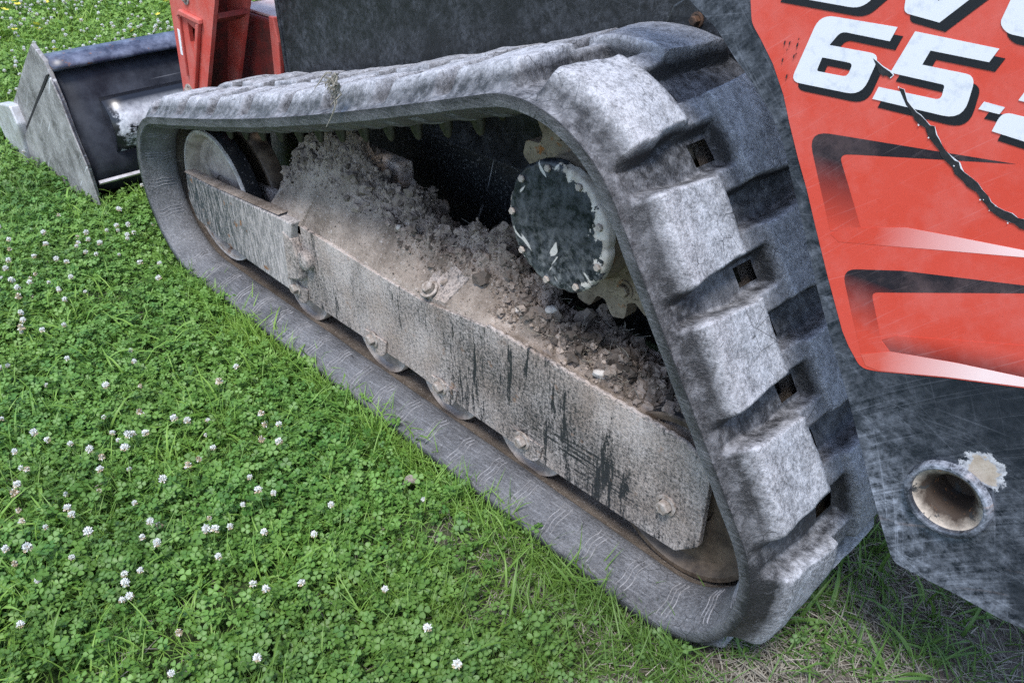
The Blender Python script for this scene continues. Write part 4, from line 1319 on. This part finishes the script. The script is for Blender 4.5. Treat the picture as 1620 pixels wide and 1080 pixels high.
def p_broad(x, y):
    b = bare_amt(x, y)
    return np.clip(.34+.9*pn(x, y, 2.6, 51), .08, 1)*np.clip(1-.5*b, .3, 1)
b1 = lay(int(900*area(NEAR)), NEAR, p_broad, SRC_BROAD, 8, .55, 1.12)
b2 = lay(int(320*area(MID)), MID, p_broad, SRC_BROAD, 8, .8, 1.2)
b3 = lay(46, EDGE, lambda x, y: .9+0*x, SRC_BROAD, 8, .5, .85, .4)
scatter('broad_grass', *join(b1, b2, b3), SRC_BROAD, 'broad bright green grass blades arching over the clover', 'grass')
def p_straw(x, y):
    b = bare_amt(x, y)
    return np.clip(b*1.25-.04, .07, .95)
s1 = lay(int(1100*area(NEAR)), NEAR, p_straw, SRC_STRAW, 6, .7, 1.25, .12)
scatter('dry_straw', *s1, SRC_STRAW, 'dry grey straw and thatch on the bare soil behind the track', 'straw')

# ---- clover flowers, one object each
def flower_mesh(seed, wilt):
    r = random.Random(seed)
    v, f, ti, mi = [], [], [], []
    R = r.uniform(.0062, .0082)
    H = r.uniform(.058, .086)
    bendx, bendy = r.uniform(-.012, .012), r.uniform(-.012, .012)
    c = Vector((bendx, bendy, H))
    n = 52
    for i in range(n):
        z = 1-1.75*(i+.5)/n
        a = i*2.39996
        d = Vector((math.sqrt(max(0, 1-z*z))*math.cos(a), math.sqrt(max(0, 1-z*z))*math.sin(a), z))
        low = z < -.15
        if low or wilt and z < .35: d = Vector((d.x*1.1, d.y*1.1, -.55+.2*r.random()))
        d = (d+Vector((r.uniform(-.2, .2), r.uniform(-.2, .2), .25 if not low else 0))).normalized()
        s = d.orthogonal().normalized()
        s = (Matrix.Rotation(r.uniform(0, 3.1), 3, d) @ s)
        t = d.cross(s)
        L = R*r.uniform(.85, 1.2)
        w = R*.20
        b = len(v)
        for p in (c+d*L*.25, c+d*L*.75+s*w, c+d*L+t*w*.3, c+d*L*.75-s*w, c+d*L*.6+t*w):
            v.append(p); ti.append(r.random())
        f += [(b, b+1, b+4), (b+1, b+2, b+4), (b+2, b+3, b+4), (b+3, b, b+4)]
        mi += [1 if (low and r.random() < .7) or (wilt and r.random() < .75) else 0]*4
    # small core so the head is not hollow
    b = len(v)
    for k in range(6):
        v.append(c+Vector((R*.42*math.cos(k*1.047), R*.42*math.sin(k*1.047), 0))); ti.append(.2)
    v.append(c+Vector((0, 0, R*.5))); v.append(c-Vector((0, 0, R*.5))); ti += [.2, .2]
    for k in range(6):
        f += [(b+k, b+(k+1) % 6, b+6), (b+(k+1) % 6, b+k, b+7)]
        mi += [1, 1]
    b = len(v)
    for k in range(4):
        s = k/3
        p = Vector((bendx*s*s, bendy*s*s, H*s-.004))
        for q in range(4):
            v.append(p+Vector((.0009*math.cos(q*1.571), .0009*math.sin(q*1.571), 0))); ti.append(.5)
    for k in range(3):
        for q in range(4):
            f.append((b+k*4+q, b+k*4+(q+1) % 4, b+k*4+4+(q+1) % 4, b+k*4+4+q)); mi.append(2)
    return mesh('clover_flower', v, f, ['petal', 'wilt', 'stem'], False, {'tint': ti, 'mark': np.zeros(len(v))}, mi)
FRESH = [flower_mesh(500+i, False) for i in range(5)]
WILT = [flower_mesh(520+i, True) for i in range(3)]
def flower_spots():
    P = np.vstack([field(14000, -10, -2.2, -1.4, 4.2), field(2000, -2.3, .6, -1.4, .2)])
    P = P[visible(P, 25, 25) & clear_of_machine(P, -.05)]
    x, y = P[:, 0], P[:, 1]
    b = bare_amt(x, y)
    pr = np.clip(.33+.8*pn(x, y, 2.2, 61)+.25*pn(x, y, 9, 62), 0, 1)*(b < .12)*np.where(x < -3.6, 1.5, np.where(x < -2.3, .8, np.where(x < -.35, 1.1, .4)))
    P = P[rng.random(len(P)) < pr]
    d = np.hypot(P[:, 0]-CAMLOC.x, P[:, 1]-CAMLOC.y)
    return P[np.argsort(d)]
FS = flower_spots()
GRP, WGRP = 'white clover flowers in the lawn', 'wilting clover flowers in the lawn'
# every flower is named by the landmark it stands nearest to, and its turn in nearness
MARKS = [((150, 330), "the lower rear corner of the bucket"), ((45, 255), "the worn cutting edge of the bucket"), ((50, 75), "the top corner of the bucket side plate"),
         ((170, 75), "the middle of the bucket lip"), ((262, 40), "the red front arm"), ((0, 0), "the top left corner of the photo"), ((130, 0), "the top edge above the bucket"),
         ((0, 120), "the left edge beside the bucket"), ((245, 340), "the front curve of the track"), ((330, 470), "the track below the front wheel"), ((450, 560), "the track below the clamp bracket"),
         ((575, 660), "the track below the second roller"), ((690, 750), "the track below the third roller"), ((830, 860), "the track below the fourth roller"), ((960, 960), "the track below the rear bolt"),
         ((0, 330), "the left edge level with the bucket bottom"), ((0, 540), "the middle of the left edge"), ((0, 760), "the left edge a third up"), ((0, 1080), "the bottom left corner of the photo"),
         ((280, 1080), "the bottom edge one sixth along"), ((560, 1080), "the bottom edge a third along"), ((820, 1080), "the middle of the bottom edge"),
         ((180, 440), "the clover patch left of the front curve"), ((180, 640), "the middle of the left lawn"), ((380, 640), "the lawn left of the clamp bracket"), ((220, 860), "the middle of the lower left lawn"),
         ((440, 820), "the lawn left of the dead leaf"), ((620, 920), "the lawn under the dead leaf"), ((100, 540), "the clover inward of the left edge")]
ORD = ['', 'second ', 'third ', 'fourth ', 'fifth ', 'sixth ', 'seventh ', 'eighth ', 'ninth ', 'tenth ', 'eleventh ', 'twelfth ', 'thirteenth ', 'fourteenth ', 'fifteenth ',
       'sixteenth ', 'seventeenth ', 'eighteenth ', 'nineteenth ', 'twentieth ']
ORD += ['twenty-'+w for w in ('first ', 'second ', 'third ', 'fourth ', 'fifth ', 'sixth ', 'seventh ', 'eighth ', 'ninth ')]+['thirtieth ']
ORD += ['thirty-'+w for w in ('first ', 'second ', 'third ', 'fourth ', 'fifth ', 'sixth ', 'seventh ', 'eighth ', 'ninth ')]+['fortieth ']
ORD += ['forty-'+w for w in ('first ', 'second ', 'third ', 'fourth ', 'fifth ', 'sixth ', 'seventh ', 'eighth ', 'ninth ')]
ORD += ['fiftieth ']+['fifty-'+w for w in ('first ', 'second ', 'third ', 'fourth ', 'fifth ', 'sixth ', 'seventh ', 'eighth ', 'ninth ')]+['sixtieth ']
ORD += ['sixty-'+w for w in ('first ', 'second ', 'third ', 'fourth ', 'fifth ', 'sixth ', 'seventh ', 'eighth ', 'ninth ')]
def say_which(objs, head):
    by = {}
    for o, P in objs:
        u, w, _ = topx(P)
        d, k = min((math.hypot(u-q[0][0], w-q[0][1]), i) for i, q in enumerate(MARKS))
        by.setdefault(k, []).append((d, o))
    for k, L in by.items():
        for r, (d, o) in enumerate(sorted(L, key=lambda q: q[0])):
            o['label'] = '%s %snearest to %s' % (head, ORD[min(r, len(ORD)-1)], MARKS[k][1])
white, wilted = [], []
for i, (x, y) in enumerate(FS[:270]):
    w = random.random() < .14
    o = obj('clover_flower', random.choice(WILT if w else FRESH))
    o.location = (x, y, GZ-.004)
    s = random.uniform(.72, 1.15)
    o.scale = (s, s, s*random.uniform(.85, 1.15))
    o.rotation_euler = (random.gauss(0, .22), random.gauss(0, .22), random.uniform(0, 6.28))
    thing(o, 'clover flower', 'flower', WGRP if w else GRP)
    (wilted if w else white).append((o, (x, y, GZ+.06)))
say_which(white, 'white clover flower')
say_which(wilted, 'browning clover flower')
rest = FS[270:]
SRC_FL = collection('clover_flower_source', [bpy.data.objects.new('clover_flower_source', m_) for m_ in FRESH])
nr = len(rest)
if nr:
    scatter('distant_clover_flowers', np.c_[rest, np.full(nr, GZ)], np.c_[rng.normal(0, .25, nr), rng.normal(0, .25, nr), rng.uniform(0, 6, nr)],
            rng.uniform(.9, 1.4, nr), rng.integers(0, 5, nr), SRC_FL, 'mass of small white clover flowers in the far lawn beyond the bucket', 'flowers')
# yellow flowers far off
def yellow_mesh():
    v, f, ti, mi = [], [], [], []
    c = Vector((0, 0, .065))
    for k in range(5):
        a = k*1.2566
        d = Vector((math.cos(a), math.sin(a), .35)); s = Vector((-math.sin(a), math.cos(a), 0))
        b = len(v)
        for p in (c, c+d*.008+s*.005, c+d*.012, c+d*.008-s*.005): v.append(p); ti.append(random.random())
        f.append((b, b+1, b+2, b+3)); mi.append(0)
    b = len(v)
    for k in range(2):
        for q in range(3): v.append(Vector((.001*math.cos(q*2.1), .001*math.sin(q*2.1), .065*k))); ti.append(.5)
    for q in range(3): f.append((b+q, b+(q+1) % 3, b+3+(q+1) % 3, b+3+q)); mi.append(1)
    return mesh('yellow_flower', v, f, ['yellow', 'stem'], False, {'tint': ti, 'mark': np.zeros(len(v))}, mi)
ym = yellow_mesh()
P = field(900, -8.5, -2.6, -.8, 3.2)
P = P[visible(P, 30, 30) & clear_of_machine(P)]
P = P[rng.random(len(P)) < np.clip(.35+.9*pn(P[:, 0], P[:, 1], 1.3, 71)-.10*(P[:, 0]+5), 0, 1)][:170]
yellow = []
for x, y in P:
    o = obj('yellow_flower', ym)
    o.location = (x, y, GZ)
    s = random.uniform(1.2, 2.0)
    o.scale = (s, s, s)
    o.rotation_euler = (random.gauss(0, .3), random.gauss(0, .3), random.uniform(0, 6))
    thing(o, 'yellow flower', 'flower', 'yellow flowers in the far lawn')
    yellow.append((o, (x, y, GZ+.09)))

say_which(yellow, 'small yellow flower')

# ---- loose things on the ground
def leaf_obj(name, x, y, z, L, wd, rz, mat, label, cat, curl=.3):
    v, f, ti = [], [], []
    n = 9
    for i in range(n):
        s = i/(n-1)
        w = wd*math.sin(math.pi*min(1, s*.92+.06))**.8*(1+.25*random.uniform(-1, 1))
        h = curl*L*math.sin(s*3.1)*.35+.002*random.random()
        v += [(s*L-L/2, w/2, h+curl*w*.4), (s*L-L/2, 0, h), (s*L-L/2, -w/2, h+curl*w*.4)]
        ti += [random.random()]*3
    for i in range(n-1):
        a = i*3
        f += [(a, a+3, a+4, a+1), (a+1, a+4, a+5, a+2)]
    o = obj(name, mesh(name, v, f, mat, False, {'tint': ti, 'mark': np.zeros(len(v))}))
    o.location = (x, y, z)
    o.rotation_euler = (.1, -.1, rz)
    return thing(o, label, cat)
leaf_obj('dead_leaf', -.444, -.075, GZ+.024, .034, .020, .8, 'deadleaf', 'crumpled grey brown dead leaf on the grass beside the track', 'leaf', .6)
leaf_obj('dry_leaf_strip', .115, .030, GZ+.022, .050, .009, .9, 'straw', 'pale dry curled leaf strip lying by the rear end of the track', 'leaf', .5)
leaf_obj('white_petal', .205, .135, GZ+.020, .016, .008, .2, 'petal', 'small pale oval petal on bare ground behind the track', 'petal', .15)

# ================================================================ DIRT ON THE FRAME
def mud():
    nx, ny = 860, 116
    X, Y = np.meshgrid(np.linspace(-1.195, .086, nx), np.linspace(FY+.001, .262, ny), indexing='ij')
    Z = sheet(X, Y)
    p = np.stack([X*22, Y*22, Z*22], -1)
    lump = fbm(p, 4, 81)
    fine = fbm(p*5.5, 4, 85)
    wx, wy = X+.006*vnoise(p*2.5, 90), Y+.006*vnoise(p*2.5, 91)
    l0, v0 = lumps(wx, wy, 21, 2)
    l1, v1 = lumps(wx, wy, 40, 3)
    l2, v2 = lumps(wx, wy, 85, 5)
    l3, v3 = lumps(wx, wy, 190, 7)
    edge = Y-FY+.020*vnoise(np.stack([X*9, Y*9, 0*X], -1), 88)
    amt = np.where(X < -.42, sstep(.030, .080, edge), sstep(.010, .032, edge))
    crumb = np.clip(.62+.75*lump, 0, 1)
    pile = amt*crumb*(.040*l0+.030*l1+.016*l2+.008*l3)+.016*amt*np.clip(.3+lump, 0, 2)+.0028*amt*fine+.0010*fine
    fl = np.clip((X+.40)/.15, 0, 1)
    pile += fl*.020*sstep(.02, .07, Y-FY)
    Z = Z-.010*amt+pile-.004*sstep(.012, 0, Y-FY)
    dark = np.clip(amt*crumb*(.14+.75*fl+.55*(v1-.35)+.5*(v2-.5))+amt*.35*lump, 0, 1)*sstep(-1.05, -.80, X)
    V = np.stack([X, Y, Z], -1).reshape(-1, 3)
    F = [(i*ny+j, (i+1)*ny+j, (i+1)*ny+j+1, i*ny+j+1) for i in range(nx-1) for j in range(ny-1)]
    o = obj('dirt_heap', mesh('dirt_heap', V, F, 'mud', True, {'dark': dark.ravel()}))
    thing(o, 'caked grey brown dirt heaped along the top of the roller frame', 'dirt', kind='stuff')
    return X, Y, Z, amt, dark
MX, MY, MZ, MA, MD = mud()
def clods():
    t = (1+5**.5)/2
    bv = np.array([(-1, t, 0), (1, t, 0), (-1, -t, 0), (1, -t, 0), (0, -1, t), (0, 1, t), (0, -1, -t), (0, 1, -t), (t, 0, -1), (t, 0, 1), (-t, 0, -1), (-t, 0, 1)], float)
    bv /= np.linalg.norm(bv[0])
    bf = np.array([(0, 11, 5), (0, 5, 1), (0, 1, 7), (0, 7, 10), (0, 10, 11), (1, 5, 9), (5, 11, 4), (11, 10, 2), (10, 7, 6), (7, 1, 8), (3, 9, 4), (3, 4, 2), (3, 2, 6), (3, 6, 8), (3, 8, 9), (4, 9, 5), (2, 4, 11), (6, 2, 10), (8, 6, 7), (9, 8, 1)])
    # one subdivision
    vs = [tuple(a) for a in bv]
    mp = {}
    def midp(a, b):
        k = (min(a, b), max(a, b))
        if k not in mp:
            m_ = (np.array(vs[a])+np.array(vs[b])); m_ /= np.linalg.norm(m_)
            mp[k] = len(vs); vs.append(tuple(m_))
        return mp[k]
    sf = []
    for a, b, c in bf:
        ab, bc, ca = midp(a, b), midp(b, c), midp(c, a)
        sf += [(a, ab, ca), (b, bc, ab), (c, ca, bc), (ab, bc, ca)]
    sv, sf = np.array(vs), np.array(sf)
    w = (MA*(.45+.7*MD)+.010).ravel()
    VV, FF, TI = [], [], []
    off = 0
    for count, lo, hi, (bvv, bff) in ((15000, .0007, .0022, (bv, bf)), (2800, .0020, .0045, (bv, bf)), (900, .0048, .0095, (sv, sf)), (150, .0095, .0155, (sv, sf))):
        big = lo > .005
        ww = w*(MX.ravel() < -.3 if False else 1)
        idx = rng.choice(len(w), count, p=ww/ww.sum())
        r = rng.uniform(lo, hi, count)
        n = len(bvv)
        jit = 1+.46*rng.uniform(-1, 1, (count, n, 1))
        st = rng.uniform(.65, 1.25, (count, 1, 3))
        ang = rng.uniform(0, 6.283, count)
        B = bvv[None]*jit*st*r[:, None, None]
        c, s = np.cos(ang), np.sin(ang)
        Bx = B[..., 0]*c[:, None]-B[..., 1]*s[:, None]
        By = B[..., 0]*s[:, None]+B[..., 1]*c[:, None]
        P = np.c_[MX.ravel()[idx], MY.ravel()[idx], MZ.ravel()[idx]+r*.10]
        P += rng.normal(0, .0015, P.shape)
        P[:, 1] = np.maximum(P[:, 1], FY+.002+r)
        V = np.stack([Bx, By, B[..., 2]], -1)+P[:, None]
        F = bff[None]+off+np.arange(count)[:, None, None]*n
        off += count*n
        tint = np.clip(rng.normal(.62, .24, count)-.30*MD.ravel()[idx], 0, 1)
        VV.append(V.reshape(-1, 3)); FF.append(F.reshape(-1, 3)); TI.append(np.repeat(tint, n))
    o = obj('loose_dirt', mesh('loose_dirt', np.vstack(VV), np.vstack(FF), 'clod', False, {'tint': np.concatenate(TI)}))
    thing(o, 'loose crumbly dirt clods scattered over the heap on the roller frame', 'dirt', kind='stuff')
clods()
def straw_bits():
    v, f, ti = [], [], []
    w = (MA*MD).ravel()
    idx = rng.choice(len(w), 420, p=w/w.sum())
    for i in idx:
        p = Vector((MX.ravel()[i], MY.ravel()[i], MZ.ravel()[i]+.004))
        L = random.uniform(.008, .028)
        a = random.uniform(0, 6.283); e = random.uniform(-.2, .6)
        d = Vector((math.cos(a)*math.cos(e), math.sin(a)*math.cos(e), math.sin(e)))
        s = d.orthogonal().normalized()*.0006
        t = d.cross(s).normalized()*.0006
        b = len(v)
        m_ = p+d*L*.5+Vector((random.uniform(-.002, .002),)*3)
        for q in (p, m_, p+d*L):
            v += [q+s, q-s*.5+t, q-s*.5-t]; ti += [random.random()]*3
        for k in range(2):
            for q in range(3): f.append((b+k*3+q, b+k*3+(q+1) % 3, b+k*3+3+(q+1) % 3, b+k*3+3+q))
    o = obj('straw_bits', mesh('straw_bits', v, f, 'straw', False, {'tint': ti, 'mark': np.zeros(len(v))}))
    thing(o, 'thin broken straw bits mixed into the dirt on the roller frame', 'straw', kind='stuff')
straw_bits()
def surf_z(x, y):
    i = int(np.argmin(abs(MX[:, 0]-x))); j = int(np.argmin(abs(MY[0]-y)))
    return float(MZ[i, j])
def stone(name, x, y, r, sx, mat, label, cat='stone', z=None):
    bm = bmesh.new()
    bmesh.ops.create_icosphere(bm, subdivisions=3, radius=1)
    for q in bm.verts:
        n = float(fbm(np.array([q.co.x*1.3+x*50, q.co.y*1.3, q.co.z*1.3]), 3, 5))
        q.co = Vector((q.co.x*sx[0], q.co.y*sx[1], q.co.z*sx[2]))*r*(1+.22*n)
    me = bpy.data.meshes.new(name)
    bm.to_mesh(me); bm.free()
    me.materials.append(MAT[mat])
    me.polygons.foreach_set('use_smooth', [True]*len(me.polygons))
    o = obj(name, me)
    o.location = (x, y, (surf_z(x, y)+r*.45) if z is None else z)
    o.rotation_euler = (-.5, .2, random.uniform(0, 3))
    return thing(o, label, cat)
stone('stone_chip', -.375, .150, .012, (1.5, .9, .55), 'stone', 'flat white stone chip lying in the dark dirt below the motor cover')
stone('pebble', -.300, .150, .010, (1.2, .8, .8), 'stone', 'rounded grey pebble in the dirt right of the white chip')
stone('pebble', -.735, .150, .007, (1.0, .9, .8), 'stone', 'small pale pebble on the dirt slope near the middle of the frame')
stone('pebble', -.155, .118, .011, (1.3, .9, .7), 'stone', 'pale crumbled lump at the front edge of the dirt on the rear frame')
# dry root caught on the lip of the track
def root():
    v, f = [], []
    for k in range(26):
        p0 = Vector((-.655+random.uniform(-.012, .012), -.004, .700+random.uniform(-.012, .015)))
        pts = [p0]
        for i in range(4): pts.append(pts[-1]+Vector((random.uniform(-.008, .008), random.uniform(-.008, .002), random.uniform(-.010, .004))))
        a, b = tube_vf(pts, [.0022, .0018, .0014, .001, .0006], 4)
        n = len(v)
        v += a; f += [tuple(i+n for i in q) for q in b]
    for pts in ([(-.655, -.008, .690), (-.652, -.010, .668), (-.662, -.012, .648), (-.676, -.010, .634), (-.690, -.012, .618)],):
        a, b = tube_vf(pts, [.002, .0016, .0014, .0012, .0008], 5)
        n = len(v)
        v += a; f += [tuple(i+n for i in q) for q in b]
    o = obj('dry_root', mesh('dry_root', v, f, 'straw', False, {'tint': np.full(len(v), .5), 'mark': np.zeros(len(v))}))
    thing(o, 'tangled dry root with a thin tail hanging from the upper edge of the track', 'root')
root()
